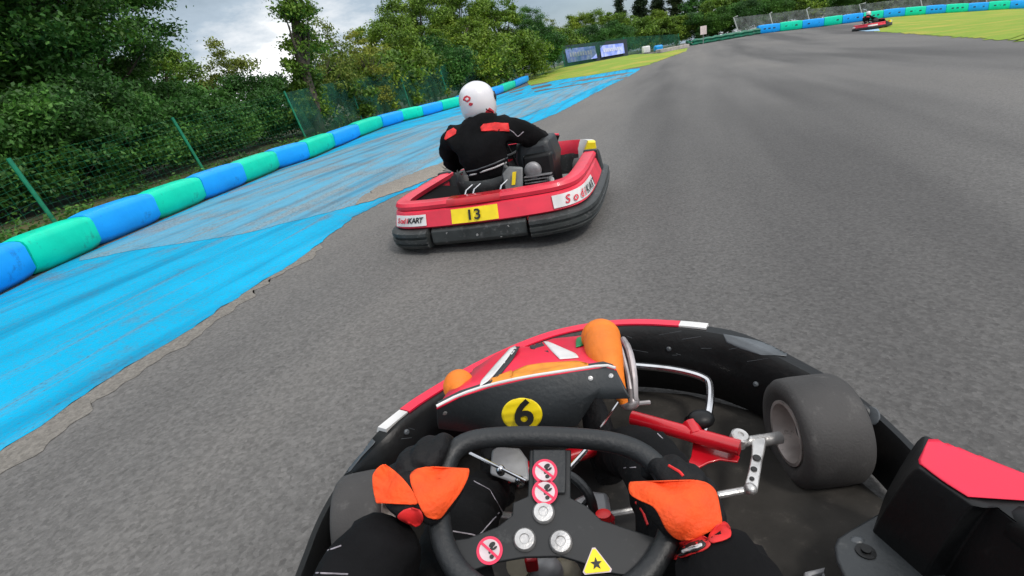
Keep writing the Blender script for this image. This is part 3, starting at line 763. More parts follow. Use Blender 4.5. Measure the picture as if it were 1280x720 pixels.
plant('conifer', 778, 72, .72, 'dark conifer standing above the trees right of the banners', group='dark conifers on the skyline')
plant('conifer', 803, 74, .80, 'tall dark conifer, second from the left on the skyline', group='dark conifers on the skyline')
plant('conifer', 824, 76, .82, 'tall dark conifer, third from the left on the skyline', group='dark conifers on the skyline')
plant('conifer', 846, 74, .86, 'dark conifer left of the white square sign, fourth on the skyline', group='dark conifers on the skyline')
fl = [(800, 60, 'far', .50), (822, 62, 'mid2', .85), (846, 60, 'far', .52), (868, 64, 'fard', .66), (893, 60, 'far', .62), (905, 68, 'fard', 1.1), (930, 64, 'far', .85), (950, 70, 'fard', 1.1), (975, 64, 'fard', .85), (1000, 70, 'far', 1.1),
      (1030, 66, 'fard', .95), (1062, 68, 'fard', 1.0), (1095, 64, 'far', .95), (1130, 66, 'fard', 1.0), (1165, 64, 'far', .95), (1200, 66, 'fard', .95), (1240, 66, 'far', 1.0), (1280, 66, 'fard', 1.0)]
lb = ['bushy green tree between the banners and the white sign', 'small olive tree left of the white sign', 'green tree behind the white square sign', 'dark tree above the low green tyre barrier',
      'olive tree behind the middle of the green tyre barrier', 'tall dark tree behind the right half of the tyre barrier', 'tree left of the first pale bent fence post', 'dark tree behind the first pale bent fence post',
      'dark tree between the first two pale bent fence posts', 'tree behind the second pale bent fence post', 'dark tree behind the third pale bent fence post', 'dark tree left of the distant racing driver',
      'olive tree right of the distant racing driver', 'dark tree, third from the right end of the far row', 'olive tree above the right part of the far barrier', 'dark tree near the top right corner', 'olive tree in the top right corner', 'dark tree cut by the right edge of the picture']
for (px, d, k, s), l in zip(fl, lb): plant(k, px, d, s, l, group='trees behind the far barrier')
# hedge bushes along the fence
bl = [(-180, 6.2, 'bush', 1.1), (-70, 6.6, 'bush', 1.15), (20, 7.4, 'bush', 1.1), (95, 8.2, 'bush', 1.2), (165, 9.4, 'bush', 1.15), (228, 11, 'bush', 1.2), (280, 12.5, 'bush', 1.15), (330, 14.3, 'bush', 1.2), (372, 16.2, 'bush', 1.2), (420, 18.5, 'bushm', 1.1),
      (455, 21, 'bushm', 1.2), (490, 23, 'bushm', 1.2), (520, 26, 'bushm', 1.4), (555, 28, 'bush', 2.0), (590, 31, 'bushm', 1.6), (622, 34, 'bushm', 1.6), (652, 38, 'bushm', 1.7), (680, 42, 'bush', 2.2), (705, 50, 'bushm', 1.5), (742, 52, 'bush', 2), (772, 54, 'bush', 2), (800, 57, 'bushm', 1.6), (830, 60, 'bushm', 1.5), (862, 60, 'bush', 2.0), (890, 60, 'bushm', 1.5)]
bl2 = [(905, 58, 'bush', 2.2), (935, 57, 'bush', 2.3), (965, 57, 'bush', 2.2), (998, 57, 'bushm', 1.8), (1030, 57, 'bush', 2.3), (1062, 57, 'bush', 2.3), (1095, 57, 'bushm', 1.8), (1128, 57, 'bush', 2.3), (1162, 57, 'bush', 2.4), (1196, 57, 'bush', 2.3), (1232, 57, 'bushm', 1.8), (1268, 57, 'bush', 2.3)]
for i, (px, d, k, s) in enumerate(bl2): plant(k, px, d, s, f'leafy bush behind the far barrier, {ordn[i]} from the left above its blocks', 'bush', 'bushes behind the far barrier')
where = ['outside the left edge of the picture', 'cut by the left edge of the picture', 'behind the leftmost green fence post', 'right of the leftmost green fence post', 'halfway between the two leftmost fence posts', 'behind the middle green fence post',
         'right of the middle green fence post', 'left of the foot of the third green fence post', 'behind the third green fence post', 'at the foot of the ivy covered tree', 'second right of the ivy covered tree', 'third right of the ivy covered tree',
         'left of the white helmet', 'behind the white helmet', 'just right of the white helmet', 'above the far end of the left barrier', 'above the start of the grass strip', 'left of the blue banners', 'behind the left blue banner', 'between the two blue banners',
         'at the right end of the blue banners', 'right of the blue banners', 'behind the small blue block', 'left of the white sign', 'right of the white sign']
for (px, d, k, s), w in zip(bl, where): plant(k, px, d, s, ('dark' if k == 'bush' else 'olive')+' dense bush '+w, 'bush', GB)
# ================================================================ KART MATERIALS
BLK = mat('black moulded plastic', (.0065, .007, .0075), .42, spec=.3, var=.25, scale=6, bump=.12, bscale=60, wear=((.04, .04, .04), 14, .60, .35))
DGR = mat('dark grey plastic', (.024, .028, .031), .48, var=.2, scale=7, bump=.12, bscale=90, wear=((.12, .12, .12), 16, .62, .4))
SCUF_SHEEN = mat('grey scuff and sheen plastic', (.085, .095, .105), .4, var=.3, scale=10, bump=.1)  # grey for scrapes, small fittings and the bumper's painted sheen
RED = mat('red sticker vinyl', (.80, .014, .055), .35, var=.12, scale=6, wear=((.30, .05, .06), 30, .60, .6))
REDF = mat('red painted frame', (.55, .006, .016), .3, var=.15, scale=12, coat=.5, wear=((.12, .02, .02), 30, .66, .8))
WHT = mat('white sticker vinyl', (.72, .71, .70), .4, var=.12, scale=9, wear=((.3, .28, .26), 24, .62, .5))
ORG = mat('orange foam pad', (.86, .21, .010), .6, var=.15, scale=9, bump=.25, bscale=70, wear=((.4, .08, .01), 22, .64, .6))
YEL = mat('yellow vinyl', (.95, .72, .01), .45, var=.1, scale=9, wear=((.5, .35, .02), 26, .66, .5))
GRNV = mat('green vinyl', (.01, .25, .08), .45)
CHR = mat('chromed steel', (.62, .62, .64), .18, metal=1, var=.15, scale=20, wear=((.2, .17, .14), 30, .62, .6))
ALU = mat('worn cast aluminium', (.58, .57, .56), .36, metal=.75, var=.2, scale=24, bump=.15, wear=((.12, .11, .10), 34, .58, .8))
TYR = mat('slick tyre rubber', (.055, .052, .051), .72, var=.25, scale=5, bump=.15, bscale=160, wear=((.12, .115, .11), 18, .56, .5))
RIM = mat('rim magnesium grey', (.45, .40, .38), .4, metal=.5, var=.2, scale=16, wear=((.08, .07, .06), 20, .55, .8))
SUIT = mat('black racing suit cloth', (.006, .006, .0068), .9, var=.35, scale=9, bump=.7, bscale=22, spec=.15)
GLV = mat('black glove leather', (.007, .007, .008), .65, spec=.25, var=.3, scale=14, bump=.6, bscale=55)
GORG = mat('orange glove fabric', (.90, .085, .008), .75, var=.14, scale=26, bump=.35, bscale=150)
GRED = mat('red glove trim', (.75, .02, .02), .6, var=.2, scale=30)
PIPE = mat('pale stitching', (.42, .38, .42), .8, var=.3, scale=60)
GRIP = mat('steering wheel rubber', (.016, .018, .020), .5, var=.2, scale=9, bump=.15, bscale=140, wear=((.07, .07, .07), 20, .60, .5))
STKR = mat('sticker pinkish red', (.75, .03, .09), .4, var=.1, scale=30)
STKW = mat('sticker faded white', (.62, .52, .54), .4, var=.15, scale=50)
INK = mat('printed black ink', (.012, .012, .012), .5)
GREYM = mat('grey painted metal', (.30, .30, .31), .45, metal=.3, var=.25, scale=14)
BEIGE = mat('beige cast metal', (.34, .30, .22), .5, metal=.2, var=.3, scale=14)
# ================================================================ OWN KART (seen from its seat)
KY = radians(6.5); KO = V((.02, .30, 0))
def kp(x, y, z): return V((KO.x+x*cos(KY)+y*sin(KY), KO.y-x*sin(KY)+y*cos(KY), z))   # kart frame -> place
kart = empty('racing_kart', (KO.x, KO.y, 0), 'red and black racing kart with a yellow number 6, seen from its own seat', 'kart')
O = V((KO.x, KO.y, 0))
bpy.context.view_layer.update()
def kb(q, name, m, parent=None, **k):
    """build in place, then parent to the kart or one of its parts"""
    o = q.build(name, m, None, **k)
    par = parent or kart; bpy.context.view_layer.update(); o.parent = par; o.matrix_parent_inverse = par.matrix_world.inverted(); return o
# --- front bumper
bpth = [(-.56, .64), (-.545, .80), (-.53, .92), (-.495, 1.045), (-.43, 1.155), (-.335, 1.275), (-.20, 1.39), (-.10, 1.455), (.02, 1.52), (.14, 1.56), (.30, 1.565), (.45, 1.52), (.60, 1.435), (.70, 1.34), (.785, 1.19), (.825, 1.04), (.825, .90), (.80, .80)]
bprof = [(.0, .25), (.012, .268), (.055, .272), (.068, .26), (.085, .20), (.10, .10), (.085, .055), (.0, .05), (-.035, .075), (-.04, .14), (-.02, .19)]
OUT = [(330, 800, .16), (350, 755, .16), (367, 718, .16), (395, 643, .168), (430, 587, .185), (452, 563, .225)]
OUTR = [(1040, 467, .235), (1062, 482, .21), (1098, 510, .195), (1130, 540, .19), (1152, 562, .19)]
PTS = [(*atz(x, y, z)[:2], z, .35 if i < 4 else (.5, .75)[i-4]) for i, (x, y, z) in enumerate(OUT)]+[(*p, .272, 1.0) for p in bpth[4:14]]+[(*atz(x, y, z)[:2], z, (.8, .6, .45, .4, .4)[i]) for i, (x, y, z) in enumerate(OUTR)]
for _ in range(2):
    Q = [PTS[0]]
    for a, b in zip(PTS, PTS[1:]): Q += [tuple(u*.75+v*.25 for u, v in zip(a, b)), tuple(u*.25+v*.75 for u, v in zip(a, b))]
    Q.append(PTS[-1]); PTS = Q
rg = []
for i, a in enumerate(PTS):
    t = (V(PTS[min(i+1, len(PTS)-1)][:2])-V(PTS[max(i-1, 0)][:2])).normalized()
    rg.append([V((a[0]+t.y*d*a[3], a[1]-t.x*d*a[3], z*a[2]/.272)) for d, z in bprof])
q = MB(); q.loft(rg); fb = kb(q, 'front_bumper', BLK, sharp=40)
fbb = bvh_of([fb])
def st(name, poly, targets, m, parent=None, **k): return drape(name, poly, targets, m, parent or kart, **k)
# stickers along the bumper's top
def strip(name, path, prof, m, parent):
    q = MB(); q.loft(sweep(path, prof, smooth=2)); return kb(q, name, m, parent, sharp=50)
sp = lambda a, b, off=0: [p for p in bpth[a:b]]
strip('white_sticker_end', [(-.425, 1.163), (-.40, 1.196), (-.375, 1.228)], [(-.004, .252), (.008, .273), (.042, .276), (.04, .262), (.01, .255)], WHT, fb)
strip('red_sticker', [(-.372, 1.232), (-.335, 1.275), (-.20, 1.39), (-.10, 1.455), (.02, 1.52), (.14, 1.56), (.30, 1.565), (.42, 1.533), (.53, 1.478)], [(-.012, .235), (.006, .273), (.046, .2765), (.045, .262), (.0, .240)], RED, fb)
strip('white_sticker_end', [(.532, 1.477), (.57, 1.455), (.605, 1.432)], [(-.012, .235), (.006, .273), (.046, .2765), (.045, .262), (.0, .240)], WHT, fb)
# grey sheen on the plastic at the two bends, painted as draped patches
drape('bend_sheen', [(904, 418), (942, 425), (984, 438), (983, 446), (952, 444), (926, 436), (908, 428)], None, SCUF_SHEEN, fb, bv=fbb, rows=14, cols=16, off=.0015)
drape('bend_sheen', [(466, 549), (470, 553), (452, 572), (438, 590), (424, 596), (428, 586), (448, 564)], None, SCUF_SHEEN, fb, bv=fbb, rows=14, cols=8, off=.0015)
# bolts on the inside of the bumper
for px, py in ((400, 622), (1077, 517)):
    r = ray(px, py).normalized(); h = fbb.ray_cast(CAMP, r, 3)
    if h[0] is not None:
        n = h[1] if h[1].dot(r) < 0 else -h[1]; q = MB(); q.lathe([(0, .028), (.006, .026), (.009, .012), (.009, 0)], h[0], n, 20); kb(q, 'mount_cap', DGR, fb)
# chrome support tube
q = MB(); q.tube([atz(795, 457, .17), atz(840, 461, .17), atz(878, 470, .165), atz(889, 480, .15), atz(886, 520, .12), atz(872, 560, .09)], .012, 10, smooth=2); kb(q, 'support_tube', CHR)
# --- side pods
def pod(side):
    if side > 0:
        top = [atz(1151, 541, .30), atz(1290, 594, .30), V((.99, .10, .30)), V((.80, .05, .30)), V((.77, .30, .30)), V((.755, .50, .30)), atz(1236, 630, .30), atz(1210, 632, .30), atz(1141, 583, .30)]
    else:
        top = [V((-.57, .62, .28)), V((-.66, .5, .30)), V((-.72, .1, .30)), V((-.69, -.25, .30)), V((-.52, -.25, .30)), V((-.50, .1, .30)), V((-.49, .35, .30)), V((-.475, .5, .30)), V((-.48, .6, .28))]
    c = sum(top, V((0, 0, 0)))/len(top); q = MB()
    def ring(s, z, ix=0): return [V((c.x+(p.x-c.x)*s+(-side*ix if (p.x-c.x)*side < 0 else side*ix*.3), c.y+(p.y-c.y)*(1+(s-1)*.5), z)) for p in top]
    q.loft([ring(.96, .05, .02), ring(1.10, .065, .03), ring(1.14, .12, .03), ring(1.08, .2, .018), ring(1.04, .25, .008), ring(1.01, .278, .003), ring(.975, .294), ring(.93, .302), ring(.80, .304)])
    return kb(q, 'side_pod', BLK, sharp=50, bevel=.014, segs=4)
podr = pod(1); podl = pod(-1)
st('red_sticker', [(1163, 545), (1216, 566), (1300, 598), (1400, 640), (1400, 700), (1300, 632), (1262, 621), (1238, 620), (1214, 625), (1180, 604), (1148, 580)], [podr], RED, podr, rows=30, cols=26, off=.003)
q = MB(); q.tube([V((.79, .60, .26)), V((.785, .55, .29)), V((.785, .42, .305)), V((.79, .2, .31)), V((.80, .1, .30))], .040, 12, smooth=2); kb(q, 'pod_hump', BLK, podr)
# --- slate plate bolted inboard of the right pod
pz = .12
pl_ = [(1043, 682), (1047, 672), (1060, 663), (1098, 641), (1118, 637), (1150, 664), (1192, 692), (1250, 706), (1320, 740), (1300, 800), (1100, 780), (1062, 735), (1046, 700)]
q = MB(); q.prism([atz(x, y, pz) for x, y in pl_], (0, 0, -.012)); pl = kb(q, 'floor_wing', DGR, bevel=.005)
q = MB(); c = atz(1082, 690, pz); q.lathe([(0, .018), (.003, .018), (.004, .009), (.009, .009), (.009, 0)], c, (0, 0, 1), 16); kb(q, 'bolt', BLK, pl)
for px, py in ((1072, 675), (1102, 663)):
    q = MB(); c = atz(px, py, pz); q.ell(c, (.014, .010, .004), 10, 6); kb(q, 'rivet', SCUF_SHEEN, pl)
q = MB(); q.tube([V((.44, .62, .06)), atz(1040, 712, .06), atz(1000, 722, .06), V((.40, .45, .06))], .008, 8, smooth=1); kb(q, 'support_tube', GREYM)
# --- tyres, rims
def tyre(c, ax, r, w, parent, rimside=True):
    c = V(c); ax = V(ax).normalized(); h = w/2; e = kb(MB().lathe([(-h*.86, r*.60), (-h*.97, r*.72), (-h, r*.82), (-h*.93, r*.925), (-h*.78, r*.985), (-h*.4, r), (h*.4, r), (h*.78, r*.985), (h*.93, r*.925), (h, r*.82), (h*.97, r*.72), (h*.86, r*.60)], c, ax, 56, closed=False), 'tyre', TYR, parent, sharp=60)
    q = MB(); q.lathe([(-h*.80, r*.60), (-h*.92, r*.60), (-h*.92, r*.54), (-h*.55, r*.50), (-h*.1, r*.47)], c, ax, 40, closed=False); q.lathe([(h*.80, r*.60), (h*.92, r*.60), (h*.92, r*.54), (h*.55, r*.50), (-h*.2, r*.48), (-h*.2, 0)], c, ax, 40)
    kb(q, 'rim', RIM, e)
    q = MB(); q.lathe([(-h*.1, r*.47), (-h*.1, r*.22), (-h*.45, r*.17), (-h*.5, r*.10), (-h*.5, 0)], c, ax, 32); kb(q, 'wheel_hub', DGR, e)
    for k in range(3):
        a = 2*pi*k/3+.5; u = ax.orthogonal().normalized(); w_ = ax.cross(u); p = c+(u*cos(a)+w_*sin(a))*r*.3-ax*h*.1
        q = MB(); q.cyl(p+ax*.004, p-ax*.012, .007, 6); kb(q, 'wheel_nut', CHR, e)
    return e
AX = V((1, -.07, .0))
t1 = tyre((.715, 1.035, .138), AX, .140, .160, kart); t2 = tyre((-.452, .985, .115), (-1, -.07, .0), .125, .12, kart)
tyre(kp(.56, -.42, .138), (cos(KY), -sin(KY), 0), .14, .20, kart); tyre(kp(-.56, -.42, .138), (-cos(KY), sin(KY), 0), .14, .20, kart)
q = MB(); q.cyl(kp(-.6, -.42, .138), kp(.6, -.42, .138), .02, 12); kb(q, 'rear_axle', CHR)
# --- front axle: red tube, bracket, knuckle, tie rod
zt_ = .175
q = MB(); q.cyl(atz(790, 522, zt_), atz(925, 560, zt_), .020, 14); q.cyl(atz(862, 530, zt_+.01), atz(870, 545, zt_-.0), .022, 12)
fr = kb(q, 'frame_tube', REDF)
q = MB(); q.prism([atz(x, y, .14) for x, y in ((866, 553), (900, 563), (925, 570), (922, 577), (900, 574), (885, 578), (872, 585), (858, 582), (864, 570))], (0, 0, -.006)); kb(q, 'bracket', REDF, fr, bevel=.002)
q = MB(); q.cyl(atz(868, 548, .15), atz(868, 525, .17), .026, 14); q.ell(atz(876, 524, .19), (.036, .03, .022), 16, 10); kb(q, 'rubber_mount', BLK, fr)
q = MB(); q.lathe([(0, .022), (.03, .022), (.034, .018), (.034, .008), (.03, .008)], atz(921, 554, .16), (.2, -.2, 1), 18); q.cyl(atz(921, 554, .16), atz(952, 549, .15), .013, 12); q.cyl(atz(940, 553, .15), atz(975, 547, .138), .016, 12)
kn = kb(q, 'stub_axle', ALU)
arm = [(938, 548), (957, 546), (958, 552), (953, 575), (949, 600), (947, 612), (940, 616), (932, 614), (930, 608), (935, 590), (939, 570), (940, 556)]
zz = lambda y: .165-.035*(y-546)/70
q = MB(); q.prism([atz(x, y, zz(y)) for x, y in arm], (0, 0, -.012)); ka = kb(q, 'steering_arm', ALU, bevel=.003)
for (x, y, r) in ((946, 572, .0085), (942.5, 586, .0065), (940, 598, .005)):
    q = MB(); c = atz(x, y, zz(y)+.0015); q.lathe([(0, r*1.15), (.0012, r*1.0), (.0012, 0)], c, (0, -.15, 1), 14); kb(q, 'lightening_hole', INK, ka, sharp=0)
q = MB(); q.cyl(atz(939, 611, .125), atz(897, 619, .125), .0085, 10); q.cyl(atz(897, 619, .125), atz(720, 650, .14), .007, 8); q.ell(atz(938, 611, .132), (.015, .015, .013), 12, 8); kb(q, 'tie_rod', ALU)
q = MB(); q.cyl(atz(470, 625, .13), atz(640, 645, .14), .008, 8); kb(q, 'tie_rod', ALU)
q = MB(); q.cyl(V((-.36, .98, .15)), V((.2, 1.08, .16)), .020, 12); kb(q, 'frame_tube', REDF)
# main chassis rails and floor tray
for sx in (-1, 1):
    q = MB(); q.tube([kp(.22*sx, .98, .07), kp(.25*sx, .75, .06), kp(.32*sx, .3, .06), kp(.34*sx, -.55, .07)], .016, 10, smooth=1); kb(q, 'chassis_rail', REDF)
FLR = mat('dusty black floor tray', (.018, .017, .016), .7, var=.35, scale=8, wear=((.07, .06, .05), 12, .55, .6))
q = MB(); q.prism([kp(x, y, .048) for x, y in ((-.25, .95), (.25, .95), (.33, .5), (.34, .0), (-.34, .0), (-.33, .5))], (0, 0, -.006)); kb(q, 'floor_tray', FLR)
SHADE = mat('brown ground shade', (.040, .037, .033), .8, spec=.2, var=.4, scale=5, bump=.2, bscale=60, wear=((.09, .08, .07), 20, .58, .5))
q = MB(); q.prism([(x, y, .034) for x, y in ((-.46, .52), (-.50, .85), (-.44, 1.08), (-.28, 1.28), (-.08, 1.40), (.14, 1.48), (.32, 1.48), (.52, 1.40), (.68, 1.26), (.77, 1.05), (.80, .85), (.74, .52), (.36, .40), (-.34, .45))], (0, 0, -.008)); kb(q, 'ground_shade', SHADE)  # added dark sheet standing in for the shaded asphalt inside the bumper
# --- nose fairing with the number panel
A0 = atz(546, 511, .440); 
TL = [(546, 511, .440), (575, 496, .446), (612, 484, .45), (657, 474, .452), (710, 466, .452), (757, 459, .448), (770, 463, .445)]
top = [atz(*p) for p in TL]
BL = [(548, 536, .33), (575, 540, .325), (612, 541, .32), (657, 541, .32), (722, 533, .33), (742, 500, .385), (788, 499, .40)]
bot = []
for (x, y, z), t_ in zip(BL, top):
    p = atz(x, y, z); bot.append(p)
q = MB(); n = len(top); th = V((0, .022, .004))
vs = []; R = 6
rings = []
for i in range(n):
    a, b = top[i], bot[i]; col_ = []
    for k in range(R+1):
        f = k/R; p = a.lerp(b, f)+V((0, -.020*sin(pi*f)*(1-.3*abs(i-3)/3), 0)); col_.append(p)
    col_ += [p+th for p in reversed(col_)]
    rings.append(col_)
q.loft(rings); panel = kb(q, 'number_panel', DGR, sharp=40, bevel=.004)
# upper surface of the nose, running forward and down from the panel's edge
rows_ = [top,
         [atz(x, y, z) for x, y, z in ((560, 491, .425), (585, 480, .435), (618, 470, .44), (660, 462, .445), (706, 455, .445), (748, 449, .44), (768, 452, .43))],
         [atz(x, y, z) for x, y, z in ((575, 478, .395), (604, 462, .41), (630, 452, .415), (660, 447, .425), (697, 442, .425), (736, 436, .42), (765, 442, .40))],
         [atz(x, y, z) for x, y, z in ((590, 466, .365), (618, 448, .385), (640, 436, .395), (660, 436, .385), (690, 428, .395), (728, 424, .38), (762, 432, .36))],
         [atz(x, y, z) for x, y, z in ((592, 462, .33), (619, 444, .35), (641, 434, .36), (661, 434, .35), (691, 424, .36), (729, 420, .345), (765, 428, .32))],
         [atz(596, 458, .22)+V((0, .0, 0)), atz(620, 445, .22), atz(641, 436, .22), atz(661, 434, .22), atz(691, 426, .22), atz(729, 421, .22), atz(767, 424, .22)]]
q = MB(); q.loft(rows_, cap=False, closed=False); nose = kb(q, 'nose_fairing', RED, sharp=50, solid=.004)
nb_ = bvh_of([nose, panel])
def ns(name, poly, m, **k): return drape(name, poly, None, m, nose, bv=nb_, **k)
ns('white_stripe', [(638, 436), (644, 433), (646, 437), (630, 456), (612, 476), (600, 484), (601, 478), (618, 458)], WHT, rows=16, cols=4)
ns('dark_stripe', [(645, 434), (650, 434), (640, 452), (625, 470), (612, 480), (618, 470), (634, 450)], DGR, rows=14, cols=3)
ns('white_stripe', [(676, 424), (686, 428), (720, 443), (724, 448), (700, 450), (690, 440)], WHT, rows=14, cols=6)
ns('dark_stripe', [(662, 434), (674, 424), (683, 436), (686, 441), (664, 437)], DGR, rows=8, cols=6)
ns('green_patch', [(720, 424), (727, 421), (729, 433), (720, 435)], GRNV, rows=6, cols=3)
ns('orange_band', [(640, 466), (657, 458), (690, 453), (722, 452), (735, 455), (736, 459), (700, 464), (660, 471), (640, 475)], mat('orange yellow vinyl', (.85, .30, .015), .45, var=.2, scale=20, wear=((.7, .05, .02), 18, .55, .7)), rows=8, cols=14)
ns('orange_band', [(612, 474), (640, 464), (640, 474), (615, 482)], mat('orange yellow vinyl', (.85, .30, .015)), rows=6, cols=6)
q = MB(); q.tube([p+V((0, .004, .004)) for p in top], .0035, 8, smooth=1); kb(q, 'edge_trim', WHT, nose)
# number disc
pb = bvh_of([panel])
circ = lambda cx, cy, rx, ry, n=28: [(cx+rx*cos(2*pi*i/n), cy+ry*sin(2*pi*i/n)) for i in range(n)]
disc = drape('number_disc', circ(652.5, 517.5, 25.5, 20.5, 40), None, YEL, panel, bv=pb, rows=22, cols=16, off=.0015)
h = pb.ray_cast(CAMP, ray(653, 517).normalized(), 3); hu = pb.ray_cast(CAMP, ray(672, 514).normalized(), 3); hv = pb.ray_cast(CAMP, ray(650, 505).normalized(), 3)
M4 = frame(h[0]-h[1]*(.006 if h[1].dot(ray(653, 517)) > 0 else -.006), hu[0]-h[0], hv[0]-h[0])
t6 = text('6', .088, M4, INK, 'number', None, extrude=.0005, sx=1.08, shear=.12, bold=.0022)
t6.parent = panel; t6.matrix_parent_inverse = panel.matrix_world.inverted()
# orange pads at both ends of the fairing
q = MB(); a = atz(752, 424, .42); b = atz(757, 452, .43); c = atz(770, 480, .40); d = atz(780, 504, .36)
q.tube([a+V((0, .02, .0)), a, b, c, d], [.034, .050, .043, .022, .010], 18, smooth=2); q.ell(a+V((0, .01, 0)), (.052, .05, .050), 24, 14)
kb(q, 'orange_pad', ORG)
q = MB(); a = atz(574, 483, .40); q.ell(a, (.040, .045, .042), 24, 14); q.tube([a, atz(576, 496, .41)], [.034, .022], 14); kb(q, 'orange_pad', ORG)
# silver brace right of the fairing
q = MB(); q.tube([atz(779, 424, .36), atz(786, 436, .38), atz(792, 465, .36), atz(794, 500, .30)], [.008, .010, .010, .008], 10, smooth=1); q.tube([atz(772, 424, .38), atz(779, 445, .39), atz(787, 480, .36), atz(788, 503, .31)], .006, 8, smooth=1)
q.ell(atz(787, 503, .29), (.026, .02, .02), 12, 8); q.cyl(atz(790, 505, .28), atz(812, 503, .27), .006, 8); kb(q, 'fairing_brace', mat('dull silver brace', (.55, .50, .50), .4, metal=.6, var=.25, scale=22))
# screws, scuffs and small fittings
for px, py in ((556, 516), (738, 473), (764, 470)):
    h = pb.ray_cast(CAMP, ray(px, py).normalized(), 3)
    if h[0] is not None:
        n = h[1] if h[1].dot(ray(px, py)) < 0 else -h[1]; q = MB(); q.lathe([(0, .006), (.002, .0055), (.003, .002), (.002, 0)], h[0], n, 12); kb(q, 'screw', ALU, panel)
fbb2 = bvh_of([fb])
for px, py in ((1088, 520), (508, 540), (560, 497), (836, 436), (945, 480)):
    r = ray(px, py).normalized(); h = fbb2.ray_cast(CAMP, r, 3)
    if h[0] is not None:
        n = h[1] if h[1].dot(r) < 0 else -h[1]; q = MB(); rr_ = .024 if px == 1088 else .008
        q.lathe([(0, rr_), (.004, rr_*.95), (.007, rr_*.5), (.006, 0)], h[0], n, 14); kb(q, 'mount_cap' if px == 1088 else 'bolt', SCUF_SHEEN, fb)
rq = random.Random(5)
for k in range(16):   # scrapes on the bumper's skin
    x0 = rq.uniform(500, 960); y0 = 0
    for yy in range(400, 560, 3):
        if fbb2.ray_cast(CAMP, ray(x0, yy).normalized(), 3)[0] is not None: y0 = yy; break
    if y0: 
        yy = y0+rq.uniform(14, 40); drape_line('scrape', [(x0, yy), (x0+rq.uniform(12, 34), yy+rq.uniform(-6, 6))], None, SCUF_SHEEN, fb, r=.0006, bv=fbb2)
# seat, engine, rear bumper (behind the view, still part of the kart)
def seat_mesh(F, s=1.0):
    q = MB(); R = []
    prof = [(.30, .13, .17), (.18, .09, .18), (.02, .07, .19), (-.10, .10, .20), (-.19, .22, .20), (-.25, .40, .19), (-.29, .55, .15)]
    for y, z, w in prof:
        e = .16 if y < .1 else .10
        R.append([F(-w-.012, y, z+e), F(-w, y, z+e*.7), F(-w*.85, y, z+.02), F(-w*.4, y, z), F(0, y, z-.004), F(w*.4, y, z), F(w*.85, y, z+.02), F(w, y, z+e*.7), F(w+.012, y, z+e)])
    q.loft(R, cap=False, closed=False); return q
kb(seat_mesh(kp), 'seat', BLK, sharp=60, solid=.008)
q = MB(); q.loft(sweep([(p.x, p.y) for p in (kp(.62, -.35, 0), kp(.68, -.52, 0), kp(.60, -.68, 0), kp(.3, -.74, 0), kp(-.3, -.74, 0), kp(-.60, -.68, 0), kp(-.68, -.52, 0), kp(-.62, -.35, 0))], [(0, .30), (.08, .30), (.10, .06), (-.0, .05), (-.03, .17)])); kb(q, 'rear_bumper', BLK)
q = MB(); q.box(kp(.37, -.30, .22), (.20, .28, .22)); q.box(kp(.37, -.3, .36), (.16, .2, .06)); kb(q, 'engine', DGR, bevel=.02)
# ================================================================ STEERING WHEEL
WT = radians(24); WC = V((-.005, .575, .495)); WN = V((0, -sin(WT), cos(WT))); 
wh = bpy.data.objects.new('steering_wheel', None); link(wh); wh.location = WC; bpy.context.view_layer.update(); wh.parent = kart; wh.matrix_parent_inverse = kart.matrix_world.inverted()
bpy.context.view_layer.update()
W_ = lambda x, y, h=0: onplane(x, y, WC+WN*h, WN)
rimpx = [(557, 585), (566, 563), (590, 549), (640, 545), (700, 546), (760, 551), (797, 562), (824, 583), (838, 610), (842, 645), (834, 680), (812, 716), (775, 745), (690, 765), (610, 745), (572, 716), (553, 680), (548, 640), (550, 610)]
rimp = [W_(x, y, .004) for x, y in rimpx]
q = MB(); q.tube(rimp, .0165, 18, closed=True, smooth=2); rimo = kb(q, 'rim', GRIP, wh)
hub = [(662, 562), (714, 562), (713, 600), (713, 622), (733, 632), (752, 650), (790, 662), (835, 676), (826, 704), (795, 722), (757, 716), (725, 703), (702, 696), (655, 697), (620, 703), (585, 716), (560, 700), (552, 676), (585, 672), (622, 658), (640, 644), (641, 628), (660, 620)]
q = MB(); q.prism([W_(x, y, 0) for x, y in hub], -WN*.006); hubo = kb(q, 'hub_plate', DGR if False else mat('black anodised plate', (.009, .010, .011), .45, var=.25, scale=12, wear=((.07, .07, .07), 18, .60, .5)), wh, bevel=.002)
